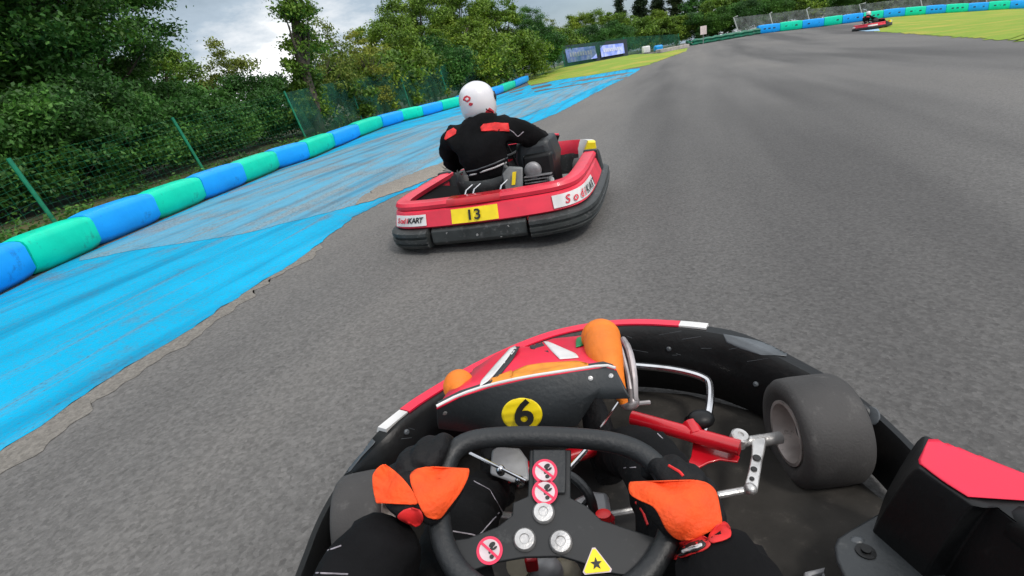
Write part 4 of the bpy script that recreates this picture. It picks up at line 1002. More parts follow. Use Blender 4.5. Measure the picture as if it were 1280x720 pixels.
# padded upper spoke and lower spoke pads
q = MB(); q.prism([W_(x, y, .001) for x, y in ((666, 563), (708, 563), (707, 618), (667, 618))], WN*.005); kb(q, 'spoke_pad', GRIP, wh, bevel=.003)
for x, y, r in ((679.5, 641, .0165), (656, 675, .0165), (701, 678, .0165)):
    q = MB(); q.lathe([(0, r), (.003, r), (.006, r*.85), (.0065, r*.45), (.005, r*.38), (.005, 0)], W_(x, y, .001), WN, 24); kb(q, 'bolt', ALU, wh, sharp=40)
def sticker(cx, cy, r, kind, h0=.0065):
    c = W_(cx, cy, h0); 
    e1 = (W_(cx+10, cy-1.0, h0)-c).normalized(); M4 = frame(c, e1, WN.cross(e1)); M4.translation = c
    def P(x, y, z=0): return (M4 @ V((x*r, y*r, z)))
    if kind == 'no':
        q = MB(); q.lathe([(0, r), (.0006, r), (.0006, 0)], c, WN, 32); s = kb(q, 'warning_sticker', STKR, wh, sharp=0)
        q = MB(); q.lathe([(0, r*.78), (.0012, r*.78), (.0012, 0)], c, WN, 32); kb(q, 'sticker_field', STKW, wh, sharp=0)
        q = MB()
        for (x, y, a, b2, rr) in ((.22, .36, .26, .18, .5), (.1, -.02, .13, .28, -.5), (.16, -.48, .17, .16, 0), (.42, .1, .20, .09, .6)):
            pts = [P(x+a*cos(t)*cos(rr)-b2*sin(t)*sin(rr), y+a*cos(t)*sin(rr)+b2*sin(t)*cos(rr), .0020) for t in [2*pi*i/14 for i in range(14)]]; q.add(pts, [tuple(range(14))])
        kb(q, 'printed_figure', INK, wh, sharp=0, fix=False)
        q = MB(); q.add([P(-.66, .50, .0024), P(-.54, .64, .0024), P(.66, -.50, .0024), P(.54, -.64, .0024)], [(0, 1, 2, 3)]); kb(q, 'red_bar', STKR, wh, sharp=0, fix=False)
    else:
        def tri(s, z, m, n):
            q = MB(); pts = []
            for k in range(3):
                a = pi/2+2*pi*k/3
                for d in (-.10, .10): pts.append(P(s*cos(a+d), s*sin(a+d)*.95-.1, z))
            q.prism(pts, WN*.0006); kb(q, n, m, wh, sharp=0)
        tri(1.25, 0, STKW, 'warning_sticker'); tri(1.12, .0008, YEL, 'sticker_field')
        q = MB(); pts = []
        for k in range(10):
            a = pi/2+2*pi*k/10; rr = .48 if k % 2 == 0 else .2; pts.append(P(rr*cos(a), rr*sin(a)-.12, .0022))
        q.add(pts+[P(0, -.12, .0022)], [(k, (k+1) % 10, 10) for k in range(10)]); kb(q, 'printed_figure', INK, wh, sharp=0, fix=False)
sticker(681, 589, .0195, 'no'); sticker(681, 615, .0195, 'no'); sticker(612, 688, .0190, 'no', .0010); sticker(745, 703, .0175, 'tri', .0010)
# column and things seen through the wheel
q = MB(); q.tube([WC-WN*.008+V((0, .02, 0)), V((.02, .85, .25)), V((.05, .98, .12))], .013, 12); kb(q, 'steering_column', BLK)
q = MB(); q.prism([atz(x, y, .30) for x, y in ((614, 562), (622, 557), (650, 559), (659, 572), (661, 598), (640, 600), (612, 590))], (0, 0, -.012)); kb(q, 'column_support', GREYM, bevel=.008)
q = MB(); q.cyl(atz(587, 566, .40), atz(657, 601, .36), .0035, 8); q.ell(atz(626, 588, .37), (.010, .01, .012), 10, 8); q.ell(atz(650, 602, .35), (.010, .01, .014), 10, 8); kb(q, 'cable_rod', CHR)
q = MB(); q.cyl(atz(733, 562, .38), atz(705, 593, .36), .005, 8); q.tube([atz(703, 594, .35), atz(704, 615, .33), atz(709, 635, .31)], .006, 8, smooth=1); kb(q, 'linkage_rod', CHR)
q = MB(); q.cyl(atz(776, 498, .34), atz(750, 535, .34), .0028, 6); kb(q, 'cable_rod', CHR)
q = MB(); q.prism([atz(x, y, .24) for x, y in ((716, 622), (740, 612), (760, 614), (764, 640), (750, 655), (722, 652), (713, 640))], (0, 0, -.02)); kb(q, 'pedal_plate', GREYM, bevel=.01)
q = MB(); q.tube([atz(706, 592, .38), atz(722, 600, .38), atz(740, 622, .36), atz(744, 655, .30), atz(742, 690, .26)], .009, 10, smooth=2); q.tube([atz(735, 625, .34), atz(722, 640, .32), atz(716, 660, .28)], .005, 8, smooth=1); kb(q, 'brake_hose', GRIP)
q = MB(); q.lathe([(0, .020), (.055, .021), (.062, .015), (.062, 0)], atz(757, 683, .26), atz(755, 655, .30)-atz(757, 683, .26), 18); kb(q, 'brake_cylinder', REDF)
q = MB(); q.lathe([(0, .014), (.012, .014), (.014, .008), (.014, 0)], atz(755, 649, .33), (0, .2, 1), 16); kb(q, 'reservoir_cap', mat('red plastic cap', (.8, .02, .02), .4)); q = MB(); q.ell(atz(756, 656, .31), (.014, .012, .012), 12, 8); kb(q, 'cylinder_clamp', CHR)
q = MB(); q.cyl(atz(648, 706, .30), atz(655, 716, .22), .022, 16); kb(q, 'brake_pad_holder', BEIGE)
q = MB(); q.ell(atz(680, 716, .26), (.036, .03, .03), 20, 12); kb(q, 'fuel_cap', GREYM)
q = MB(); q.box(atz(664, 699, .33), (.022, .03, .03)); kb(q, 'red_clip', REDF, bevel=.004)
q = MB(); q.ell(atz(704, 719, .22), (.035, .03, .03), 16, 10); kb(q, 'brass_fitting', BEIGE)
# ================================================================ DRIVER OF THE OWN KART
drv = empty('person', (0, -.1, .1), 'driver in a black racing suit with orange and black gloves gripping the steering wheel', 'person')
bpy.context.view_layer.update()
def pb_(o, par):
    bpy.context.view_layer.update(); o.parent = par; o.matrix_parent_inverse = par.matrix_world.inverted(); return o
Vs = []; Es = []; Rs = []
LW = tuple(W_(498, 646, .016)); RW = tuple(W_(886, 676, .016))
chain(Vs, Es, Rs, [(.02, -.16, .24), (.02, -.22, .42), (.01, -.25, .62), (0, -.24, .80), (0, -.21, .90), (0, -.19, .98)], [.15, .155, .165, .13, .065, .07])

chain(Vs, Es, Rs, [(-.17, -.23, .80), (-.27, -.10, .66), (-.350, .13, .450), tuple(atz(437, 762, .45)), tuple(atz(470, 700, .470)), LW], [.085, .078, .076, .080, .070, .054], 3)
chain(Vs, Es, Rs, [(.17, -.23, .80), (.27, -.10, .66), (.350, .08, .450), tuple(atz(938, 790, .45)), tuple(atz(908, 727, .470)), RW], [.085, .078, .074, .078, .068, .054], 3)
chain(Vs, Es, Rs, [(-.11, -.02, .24), (-.15, .28, .31), (-.165, .57, .385), (-.16, .70, .36), (-.14, .88, .24), (-.12, 1.04, .13), (-.12, 1.12, .12)], [.11, .098, .070, .062, .058, .042, .036], 0)
chain(Vs, Es, Rs, [(.14, -.02, .24), (.185, .28, .31), (.205, .60, .385), (.215, .78, .37), (.20, .93, .26), (.18, 1.06, .13), (.18, 1.14, .12)], [.11, .098, .072, .064, .060, .042, .036], 0)
body = skin('racing_suit', Vs, Es, Rs, SUIT, None, 0, 2, disp=.016, dscale=.06); pb_(body, drv)
for sx, fx, fy in ((-1, -.12, 1.14), (1, .18, 1.16)):
    q = MB(); q.tube([(fx, fy-.12, .09), (fx, fy-.02, .11), (fx, fy+.06, .16), (fx, fy+.09, .21)], [.042, .045, .04, .022], 12, smooth=2); o = q.build('shoe', GLV, None); pb_(o, drv)
# helmet behind the view
q = MB(); q.ell((0, -.215, 1.09), (.135, .150, .150), 32, 20); o = q.build('helmet', WHT, None); pb_(o, drv)
q = MB(); q.ell((0, -.195, 1.095), (.128, .137, .06), 32, 12); o = q.build('visor', INK, None); pb_(o, drv)

def glove(name, pts_palm, r_palm, fingers, thumb):
    v = []; e = []; r = []
    k = chain(v, e, r, pts_palm, r_palm)
    kk = len(pts_palm)-1
    obs = skin(name, v, e, r, GLV, None, 0, 2, disp=.003, dscale=.03)
    return obs
def hand(side, wrist, palm_c, knuck, rim_in, thumb_pts, up):
    """palm as a fat chain, four curled fingers and a thumb as chains rooted in it, joined into one glove"""
    v = []; e = []; r = []
    chain(v, e, r, [wrist, V(wrist).lerp(V(palm_c), .5), palm_c, V(palm_c).lerp(V(knuck[1]), .55)], [(.038, .034), (.044, .036), (.050, .036), (.040, .028)])
    parts = [(v, e, r)]
    for i, kn_ in enumerate(knuck):
        v = []; e = []; r = []
        s = (.0155, .0165, .0160, .0140)[i]
        chain(v, e, r, [V(palm_c).lerp(V(kn_), .45), kn_]+rim_in[i], [s*1.15, s*1.12, s, s*.95, s*.85][:2+len(rim_in[i])]); parts.append((v, e, r))
    v = []; e = []; r = []
    chain(v, e, r, thumb_pts, [.032, .028, .021, .0155][:len(thumb_pts)]); parts.append((v, e, r))
    ms = []
    for p in parts: ms.append(skin('glove', p[0], p[1], p[2], GLV, None, 0, 2, disp=.0025, dscale=.025))
    bmj = bmesh.new()
    for o in ms: bmj.from_mesh(o.data)
    me = bpy.data.meshes.new('glove'); bmj.to_mesh(me); bmj.free(); me.materials.append(GLV)
    for p in me.polygons: p.use_smooth = True
    for o in ms: bpy.data.objects.remove(o)
    g = bpy.data.objects.new('glove', me); link(g); 
    md = g.modifiers.new('remesh', 'REMESH'); md.mode = 'VOXEL'; md.voxel_size = .0035; md.use_smooth_shade = True
    md = g.modifiers.new('smooth', 'SMOOTH'); md.factor = .5; md.iterations = 3
    bpy.context.view_layer.update(); dg = bpy.context.evaluated_depsgraph_get(); nm = bpy.data.meshes.new_from_object(g.evaluated_get(dg)); g.modifiers.clear(); g.data = nm
    nm.materials.clear(); nm.materials.append(GLV)
    for p in nm.polygons: p.use_smooth = True
    return pb_(g, drv)
def rimat(x, y): return W_(x, y, .004)
U = WN
# left hand: grips the rim at its left side, fingers over and round it
gl = hand(-1, LW, tuple(W_(516, 614, .030)),
          [W_(548, 564, .034), W_(526, 568, .038), W_(506, 577, .036), W_(489, 592, .026)],
          [[W_(553, 549, .018), W_(562, 556, -.012), W_(572, 572, -.022)], [W_(536, 553, .014), W_(548, 562, -.018), W_(560, 580, -.024)],
           [W_(518, 566, .008), W_(532, 578, -.022), W_(548, 592, -.026)], [W_(502, 586, .000), W_(518, 598, -.024), W_(536, 606, -.028)]],
          [W_(520, 642, .030), W_(546, 628, .040), W_(566, 606, .036), W_(577, 592, .026)], U)
gr = hand(1, RW, tuple(W_(862, 632, .030)),
          [W_(832, 592, .032), W_(852, 592, .038), W_(872, 601, .036), W_(888, 616, .026)],
          [[W_(822, 580, .016), W_(812, 586, -.012), W_(806, 600, -.022)], [W_(840, 579, .014), W_(826, 588, -.018), W_(818, 604, -.024)],
           [W_(860, 588, .010), W_(844, 600, -.022), W_(830, 612, -.026)], [W_(878, 604, .002), W_(858, 616, -.024), W_(840, 624, -.028)]],
          [W_(860, 660, .030), W_(834, 642, .040), W_(812, 620, .036), W_(797, 608, .026)], U)
glb = bvh_of([gl, body]); grb = bvh_of([gr, body])
def rnd(p):
    for _ in range(2):
        q = []
        for a, b in zip(p, p[1:]+p[:1]): q += [(a[0]*.78+b[0]*.22, a[1]*.78+b[1]*.22), (a[0]*.22+b[0]*.78, a[1]*.22+b[1]*.78)]
        p = q
    return p
def gp(name, poly, m, par, bv, **k):
    poly = rnd(poly); return drape(name, poly, None, m, par, bv=bv, soft=.09, **k)
gp('orange_patch', [(478, 579), (488, 584), (504, 598), (515, 612), (523, 626), (521, 632), (500, 625), (486, 626), (471, 632), (466, 612), (465, 592)], GORG, gl, glb, rows=26, cols=16, off=.003)
gp('orange_patch', [(512, 592), (524, 584), (545, 583), (562, 586), (587, 583), (586, 596), (576, 616), (560, 636), (550, 650), (534, 648), (526, 636), (518, 618), (513, 604)], GORG, gl, glb, rows=28, cols=18, off=.003)
gp('wrist_tab', [(508, 634), (526, 636), (530, 650), (522, 660), (508, 654), (494, 646)], GRED, gl, glb, rows=10, cols=10, off=.004)
for pts in ([(534, 541), (545, 537), (560, 541)], [(478, 578), (490, 570), (512, 560)], [(520, 656), (528, 662), (535, 665)], [(548, 650), (556, 651)]): drape_line('red_trim', pts, None, GRED, gl, r=.0022, bv=glb)
gp('orange_patch', [(786, 602), (796, 600), (822, 603), (842, 606), (862, 599), (884, 602), (896, 614), (900, 634), (904, 658), (880, 668), (862, 676), (846, 675), (832, 662), (824, 644), (816, 632), (800, 626), (786, 618)], GORG, gr, grb, rows=34, cols=22, off=.003)
gp('wrist_tab', [(898, 652), (910, 652), (916, 670), (904, 676), (888, 680), (884, 672)], GRED, gr, grb, rows=10, cols=8, off=.004)
gp('red_trim', [(846, 678), (878, 668), (890, 676), (886, 686), (846, 700), (838, 699)], GRED, gr, grb, rows=8, cols=10, off=.003)
gp('glove_label', [(850, 683), (880, 673), (884, 684), (850, 695), (844, 695)], INK, gr, grb, rows=6, cols=8, off=.0055)
gp('label_stripe', [(850, 688), (878, 678), (880, 682), (852, 692)], WHT, gr, grb, rows=4, cols=8, off=.008)
for pts in ([(795, 628), (804, 640), (812, 662)], [(836, 582), (850, 590), (858, 600)]): drape_line('red_trim', pts, None, GRED, gr, r=.0022, bv=grb)
bb_ = bvh_of([body])
for pts in ([(378, 700), (384, 692), (410, 688), (432, 680)], [(362, 716), (390, 716), (440, 718)], [(590, 600), (612, 612), (628, 640), (636, 664)], [(600, 668), (616, 650), (628, 636)], [(566, 664), (590, 668), (612, 676)], [(800, 500), (826, 512), (838, 540)], [(822, 542), (836, 556)], [(772, 600), (780, 640), (784, 690)], [(780, 585), (800, 584)], [(790, 688), (812, 686)]):
    drape_line('seam', pts, None, PIPE, body, r=.0011, bv=bb_)
# ================================================================ RIVAL KART AHEAD
RY = radians(18); RO = V((-.14, 3.40, 0))
def rp(x, y, z): return V((RO.x+x*cos(RY)+y*sin(RY), RO.y-x*sin(RY)+y*cos(RY), z))
rk = empty('racing_kart', tuple(rp(0, .8, 0)), 'red racing kart with a yellow number 13 plate on its rear bumper, just ahead', 'kart', 'racing karts on the track')
def rb(q, name, m, parent=None, **k):
    o = q.build(name, m, None, **k); par = parent or rk; bpy.context.view_layer.update(); o.parent = par; o.matrix_parent_inverse = par.matrix_world.inverted(); return o
RBODY = mat('rival red bodywork', (.76, .030, .065), .42, var=.14, scale=5, wear=((.25, .10, .11), 24, .59, .6), coat=.1)
RBLK = mat('scuffed black bumper', (.030, .034, .034), .5, var=.3, scale=7, bump=.15, bscale=50, wear=((.14, .14, .14), 26, .55, .7))
MBLK = mat('matte black lining', (.006, .006, .006), .9, spec=.1)
loop = [(.66, 1.36), (.70, 1.10), (.71, .60), (.70, .24), (.64, .06), (.46, -.02), (0, -.05), (-.46, -.02), (-.64, .06), (-.70, .24), (-.71, .60), (-.70, 1.10), (-.66, 1.36)]
def rs(path, prof, name, m, parent=None, sm=2, **k):
    q = MB(); w = [(rp(x, y, 0).x, rp(x, y, 0).y) for x, y in path]; q.loft(sweep(w, prof, smooth=sm)); return rb(q, name, m, parent, sharp=38, **k)
body_ = rs(loop, [(-.035, .185), (-.020, .172), (.06, .165), (.08, .285), (.012, .295), (-.004, .285)], 'bumper_band', RBODY)
rail = rs([(.70, 1.16)]+loop[2:-2]+[(-.70, 1.16)], [(.006, .300), (.000, .325), (.014, .345), (.085, .350), (.11, .335), (.10, .300)], 'top_rail', RBODY)
rs(loop, [(.022, .285), (.022, .302), (.09, .302), (.09, .285)], 'rail_groove', RBLK, body_)
rs([(.19, -.036), (.0, -.051), (-.19, -.036)], [(-.003, .303), (-.004, .326), (.010, .3475), (.088, .3525), (.115, .337), (.10, .303)], 'rail_sleeve', REDF, rail)
ribs = [(.03, .175), (-.045, .168), (-.075, .150), (-.078, .128), (-.060, .120), (-.060, .112), (-.080, .104), (-.080, .082), (-.062, .076), (-.062, .068), (-.074, .060), (-.062, .040), (.04, .035), (.06, .10)]
rs([(.68, 1.42), (.70, 1.10), (.71, .60), (.70, .24), (.64, .06), (.50, -.01), (.36, -.028)], ribs, 'corner_bumper', RBLK)
rs([(-.36, -.028), (-.50, -.01), (-.64, .06), (-.70, .24), (-.71, .60), (-.70, 1.10), (-.68, 1.42)], ribs, 'corner_bumper', RBLK)
rs([(.34, -.03), (0, -.05), (-.34, -.03)], [(-.015, .168), (-.04, .150), (-.045, .07), (-.02, .045), (.02, .045), (.02, .168)], 'rear_plate', RBLK, bevel=.006)
for x, z in ((-.22, .13), (.22, .13), (-.2, .075), (.16, .07), (0, .1)):
    q = MB(); q.lathe([(0, .009), (.004, .008), (.004, 0)], rp(x, -.092+abs(x)*.08, z), rp(0, -1, 0)-rp(0, 0, 0), 10); rb(q, 'bolt', ALU)
# front bumper and nose
fl_ = [(-.66, 1.30), (-.66, 1.50), (-.58, 1.68), (-.42, 1.80), (-.2, 1.86), (0, 1.87), (.2, 1.86), (.42, 1.80), (.58, 1.68), (.66, 1.50), (.66, 1.30)]
rs(fl_, [(.0, .27), (.01, .29), (.06, .295), (.08, .27), (.10, .10), (.0, .05), (-.05, .08), (-.04, .2)], 'front_bumper', RBLK)
rs(fl_[1:5], [(-.012, .25), (.006, .293), (.062, .299), (.084, .275), (.08, .24), (.0, .24)], 'red_sticker', RBODY)
rs([(.2, 1.86), (.42, 1.80), (.54, 1.71)], [(-.012, .22), (-.002, .365), (.055, .375), (.086, .30), (.08, .22), (.0, .22)], 'red_sticker', RBODY)
rs([(.54, 1.71), (.60, 1.65), (.635, 1.57)], [(-.012, .18), (-.006, .365), (.055, .375), (.092, .30), (.10, .16), (.0, .18)], 'white_sticker', WHT)
rs([(.635, 1.57), (.655, 1.50), (.66, 1.42)], [(-.012, .16), (-.006, .362), (.055, .372), (.094, .30), (.104, .14), (.0, .16)], 'yellow_sticker', YEL)
q = MB(); q.loft([[rp(x*w, y, z) for x in (-1, -.5, 0, .5, 1)] for y, z, w in ((1.36, .47, .26), (1.48, .44, .24), (1.62, .36, .23), (1.78, .29, .25), (1.84, .2, .28))], cap=False, closed=False); rb(q, 'nose_fairing', RBODY, solid=.006, sharp=50)
q = MB(); q.prism([rp(-.34, 1.35, .49), rp(0, 1.37, .52), rp(.38, 1.35, .48), rp(.30, 1.38, .34), rp(-.28, 1.38, .34)], rp(0, .025, 0)-rp(0, 0, 0)); pn = rb(q, 'number_panel', BLK, bevel=.006)
q = MB(); q.tube([rp(-.33, 1.365, .495), rp(0, 1.385, .525), rp(.37, 1.365, .485)], .012, 8); rb(q, 'edge_trim', RBODY, pn)
# side scoop between band and front bumper on the right, black interior fairing
for s in (1, -1):
    q = MB(); q.loft([[rp(s*.60, 1.10, .05), rp(s*.735, 1.08, .18), rp(s*.725, 1.10, .36), rp(s*.60, 1.08, .37)], [rp(s*.58, 1.30, .05), rp(s*.73, 1.28, .16), rp(s*.715, 1.22, .33), rp(s*.60, 1.20, .34)], [rp(s*.58, 1.40, .06), rp(s*.68, 1.44, .07), rp(s*.67, 1.44, .24), rp(s*.60, 1.40, .22)]]); rb(q, 'side_scoop', DGR, bevel=.015)
# floor, tyres, seat, engine, steering
q = MB(); q.prism([rp(x, y, .05) for x, y in ((-.3, .1), (.3, .1), (.32, 1.0), (.22, 1.6), (-.22, 1.6), (-.32, 1.0))], (0, 0, -.006)); rb(q, 'floor_tray', FLR)
q = MB(); q.tube([rp(-.42, .08, .10), rp(-.30, .10, .10), rp(-.27, .8, .07), rp(-.2, 1.6, .07), rp(.2, 1.6, .07), rp(.27, .8, .07), rp(.30, .10, .10), rp(.42, .08, .10)], .015, 8); rb(q, 'frame_rail', REDF)
for (x, y, w) in ((.53, .33, .19), (-.53, .33, .19), (.53, 1.33, .13), (-.53, 1.33, .13)):
    c = rp(x, y, .135); ax = (rp(1 if x > 0 else -1, 0, 0)-rp(0, 0, 0)); h = w/2; r = .135
    q = MB(); q.lathe([(-h*.86, r*.60), (-h, r*.82), (-h*.78, r*.985), (h*.78, r*.985), (h, r*.82), (h*.86, r*.60)], c, ax, 32, closed=False); t_ = rb(q, 'tyre', TYR, sharp=60)
    q = MB(); q.lathe([(-h*.8, r*.62), (-h*.5, r*.5), (-h*.4, 0)], c, ax, 24); q.lathe([(h*.8, r*.62), (h*.5, r*.5), (h*.4, 0)], c, ax, 24); rb(q, 'rim', RIM, t_)
q = MB(); q.cyl(rp(-.55, .33, .135), rp(.55, .33, .135), .02, 10); rb(q, 'rear_axle', CHR)
rb(seat_mesh(lambda x, y, z: rp(x*1.1, y*.85+.50, .05+z*.62)), 'seat', RBLK, sharp=60, solid=.008)
# cushions filling the space between the seat and the band on the left
q = MB(); q.prism([rp(x, y, .10) for x, y in ((-.62, .08), (.62, .08), (.66, 1.3), (-.66, 1.3))], (0, 0, .01)); rb(q, 'inner_tray', MBLK)
q = MB(); q.loft([[rp(-.60, .12, .10), rp(-.60, .12, .30), rp(-.22, .12, .30), rp(-.22, .12, .10)], [rp(-.62, .9, .10), rp(-.62, .9, .29), rp(-.26, .9, .22), rp(-.26, .9, .10)]]); rb(q, 'pod_interior', MBLK, bevel=.02)
q = MB(); q.box(rp(.37, .56, .34), (.22, .30, .30), Matrix.Rotation(-RY, 3, 'Z')); en = rb(q, 'engine', BLK, bevel=.025, segs=3)
q = MB(); q.loft([[rp(.34+x*w, y, .45+z*.13*w) for x, z in ((-.12, -1), (.12, -1), (.15, 0), (.12, 1), (-.12, 1), (-.15, 0))] for y, w in ((.46, .8), (.50, 1), (.74, 1), (.80, .8))]); rb(q, 'air_box', DGR, en, bevel=.02)
for k in range(6):
    q = MB(); q.box(rp(.37, .37, .24+k*.022), (.20, .05, .006), Matrix.Rotation(-RY, 3, 'Z')); rb(q, 'cooling_fin', GREYM, en)
q = MB(); q.lathe([(0, .060), (.03, .062), (.045, .050), (.050, .02), (.050, 0)], rp(.335, .40, .385), rp(0, -1, .0)-rp(0, 0, 0), 24); rb(q, 'recoil_cover', GREYM, en, sharp=50)
q = MB(); q.tube([rp(.42, .40, .30), rp(.48, .30, .33), rp(.50, .18, .30), rp(.40, .12, .26)], .018, 10, smooth=2); rb(q, 'exhaust_pipe', ALU, en)
q = MB(); q.prism([rp(.16, .20, .30), rp(.285, .20, .31), rp(.30, .24, .44), rp(.20, .24, .46), rp(.155, .22, .42)], rp(0, .03, 0)-rp(0, 0, 0)); cg = rb(q, 'chain_guard', mat('pale grey guard', (.16, .17, .17), .45, var=.2, scale=14), bevel=.01)
q = MB(); q.prism([rp(.215, .196, .34), rp(.24, .196, .34), rp(.262, .206, .425), rp(.235, .206, .425)], rp(0, .004, 0)-rp(0, 0, 0)); rb(q, 'yellow_mark', YEL, cg)
q = MB(); c = rp(0, .98, .53); t_ = radians(45); q.tube([c+(rp(cos(a)*.155, sin(a)*.13*sin(t_), 0)-rp(0, 0, 0))+V((0, 0, sin(a)*.13*cos(t_))) for a in [2*pi*i/20 for i in range(20)]], .014, 8, closed=True); q.cyl(c, rp(0, 1.3, .2), .012, 8); rb(q, 'steering_wheel', GRIP)
for x in (-.12, -.06, .14):
    q = MB(); q.tube([rp(x, .10, .30), rp(x+.02, .14, .36), rp(x+.05, .2, .38)], .006, 6); rb(q, 'seat_stay', CHR)
# stickers and plates lying on the band
bv = bvh_of([body_]); bvr = bvh_of([rail])
def rd(name, poly, m, parent, bv, **k): return drape(name, poly, None, m, parent, bv=bv, dmax=9, **k)
def ontxt(s, size, cx, cy, ex, ey, ux, uy, m, par, bvv, lift=.004, **k):
    h = bvv.ray_cast(CAMP, ray(cx, cy).normalized(), 9); u = bvv.ray_cast(CAMP, ray(ex, ey).normalized(), 9); w = bvv.ray_cast(CAMP, ray(ux, uy).normalized(), 9)
    if None in (h[0], u[0], w[0]): print('TEXT MISS', s); return
    n = h[1] if h[1].dot(ray(cx, cy)) < 0 else -h[1]
    o = text(s, size, frame(h[0]+n*lift, u[0]-h[0], w[0]-h[0]), m, 'lettering', None, **k); o.parent = par; bpy.context.view_layer.update(); o.matrix_parent_inverse = par.matrix_world.inverted()
def lp(x, z, d): # band surface point in pixels for local x (rear) or y on the side
    return None
def projpx(p):
    v = V(p)-CAMP; d = v.dot(CF); return (640+FPX*v.dot(CX)/d, 360-FPX*v.dot(CY)/d)
Z0, Z1 = .195, .282
def bandpoly(pts):
    up = [projpx(rp(x, y, Z1)) for x, y in pts]; dn = [projpx(rp(x, y, Z0)) for x, y in pts]; return up+dn[::-1]
def surf(path, name, m, parent, z0, z1, off=.004):
    """sticker that follows the band: profile interpolated on the band's sloping face"""
    fx = lambda z: -.020-(-.004-.031)*0 if False else (-.035+( .031)*(z-.185)/.1)
    prof = [(fx(z0)-off, z0), (fx((z0+z1)/2)-off, (z0+z1)/2), (fx(z1)-off, z1), (fx(z1)+.002, z1), (fx(z0)+.002, z0)]
    return rs(path, prof, name, m, parent, sm=2)
yp = surf([(.165, -.0385), (0, -.0495), (-.165, -.0385)], 'number_plate', YEL, body_, .190, .281)
wr = surf([(.708, .50), (.70, .24), (.66, .11), (.60, .035), (.52, .0)], 'white_sticker', WHT, body_, .198, .275)
wl = surf([(-.36, -.03), (-.46, -.02), (-.55, .012), (-.62, .05)], 'white_sticker', WHT, body_, .198, .270)
def face(x, y, z, nx, ny):
    """frame for text on the band at local x, y with outward normal nx, ny"""
    n = (rp(nx, ny, 0)-rp(0, 0, 0)).normalized(); u = V((0, 0, 1)).cross(n)
    M = frame(rp(x, y, z)+n*.006, u, V((0, 0, 1))+n*-.30); return M
def rtext(s, size, x, y, z, nx, ny, m, par, **k):
    o = text(s, size, face(x, y, z, nx, ny), m, 'lettering', None, **k); bpy.context.view_layer.update(); o.parent = par; o.matrix_parent_inverse = par.matrix_world.inverted(); return o
rtext('13', .095, 0, -.0745, .236, 0, -1, INK, yp, bold=.002, sx=1.15)
import_red = mat('red lettering', (.7, .02, .05), .5)
# lettering on the corner stickers, letter by letter round the bend
def bandpath():
    p = [V(a) for a in loop]
    for _ in range(2):
        q = [p[0]]
        for a, b in zip(p, p[1:]): q += [a*.75+b*.25, a*.25+b*.75]
        q.append(p[-1]); p = q
    return p
BP = bandpath()
def at_s(i0, d):
    """point & outward normal on band path a distance d from index i0 towards the rear centre"""
    i = i0
    while i < len(BP)-2 and d > (BP[i+1]-BP[i]).length: d -= (BP[i+1]-BP[i]).length; i += 1
    t = (BP[i+1]-BP[i]).normalized(); p = BP[i]+t*d; return p, V((-t.y, t.x))
def word(chars, start_xy, step, size, par, sgn):
    i0 = min(range(len(BP)), key=lambda i: (BP[i]-V(start_xy)).length); d = 0
    tot = sum(c[1] for c in chars)*step
    for ch, w, m in chars:
        dd = d+w*step/2; d += w*step
        p, n = at_s(i0, tot-dd)
        c = p+n*.030
        rtext(ch, size, c.x, c.y, .236, n.x, n.y, m, par, shear=.25, bold=.0012, sx=1.05)
RL = import_red
logo = [('S', .9, RL), ('o', .8, RL), ('d', .85, RL), ('i', .5, RL), ('K', .9, INK), ('A', .95, INK), ('R', .9, INK), ('T', .8, INK)]
word([(c, w*(1.0 if k < 4 else 1.12), m) for k, (c, w, m) in enumerate(logo)], (.705, .45), .068, .075, wr, 1)
word(logo, (-.385, -.025), .034, .052, wl, 1)
# ================================================================ RIVAL DRIVER
p0 = rp(0, .5, .12)
rdv = empty('person', tuple(p0), 'racing driver with red shoulder patches and a white helmet in the kart just ahead', 'person', 'drivers on the track')
def rpp(o): return pb_(o, rdv)
v = []; e = []; r = []
P_ = lambda *a: rp(*a)
chain(v, e, r, [P_(0, .42, .26), P_(0, .34, .42), P_(0, .33, .58), P_(.0, .37, .73), P_(.0, .42, .83), P_(.0, .45, .88)], [(.185, .14), (.195, .14), (.225, .15), (.19, .12), .085, .065])
chain(v, e, r, [P_(-.20, .40, .73), P_(-.30, .46, .62), P_(-.335, .62, .50), P_(-.26, .80, .51), P_(-.17, .93, .53)], [.098, .088, .074, .056, .040], 3)
chain(v, e, r, [P_(.20, .40, .73), P_(.31, .47, .64), P_(.385, .62, .55), P_(.29, .80, .53), P_(.17, .93, .53)], [.098, .092, .080, .058, .040], 3)
chain(v, e, r, [P_(-.10, .60, .24), P_(-.15, .90, .33), P_(-.16, 1.02, .36), P_(-.13, 1.25, .22), P_(-.12, 1.45, .12), P_(-.12, 1.53, .12)], [.10, .08, .068, .056, .045, .036], 0)
chain(v, e, r, [P_(.10, .60, .24), P_(.15, .90, .33), P_(.16, 1.02, .36), P_(.13, 1.25, .22), P_(.12, 1.45, .12), P_(.12, 1.53, .12)], [.10, .08, .068, .056, .045, .036], 0)
rsuit = skin('racing_suit', v, e, r, SUIT, None, 0, 2, disp=.030, dscale=.10); rpp(rsuit)
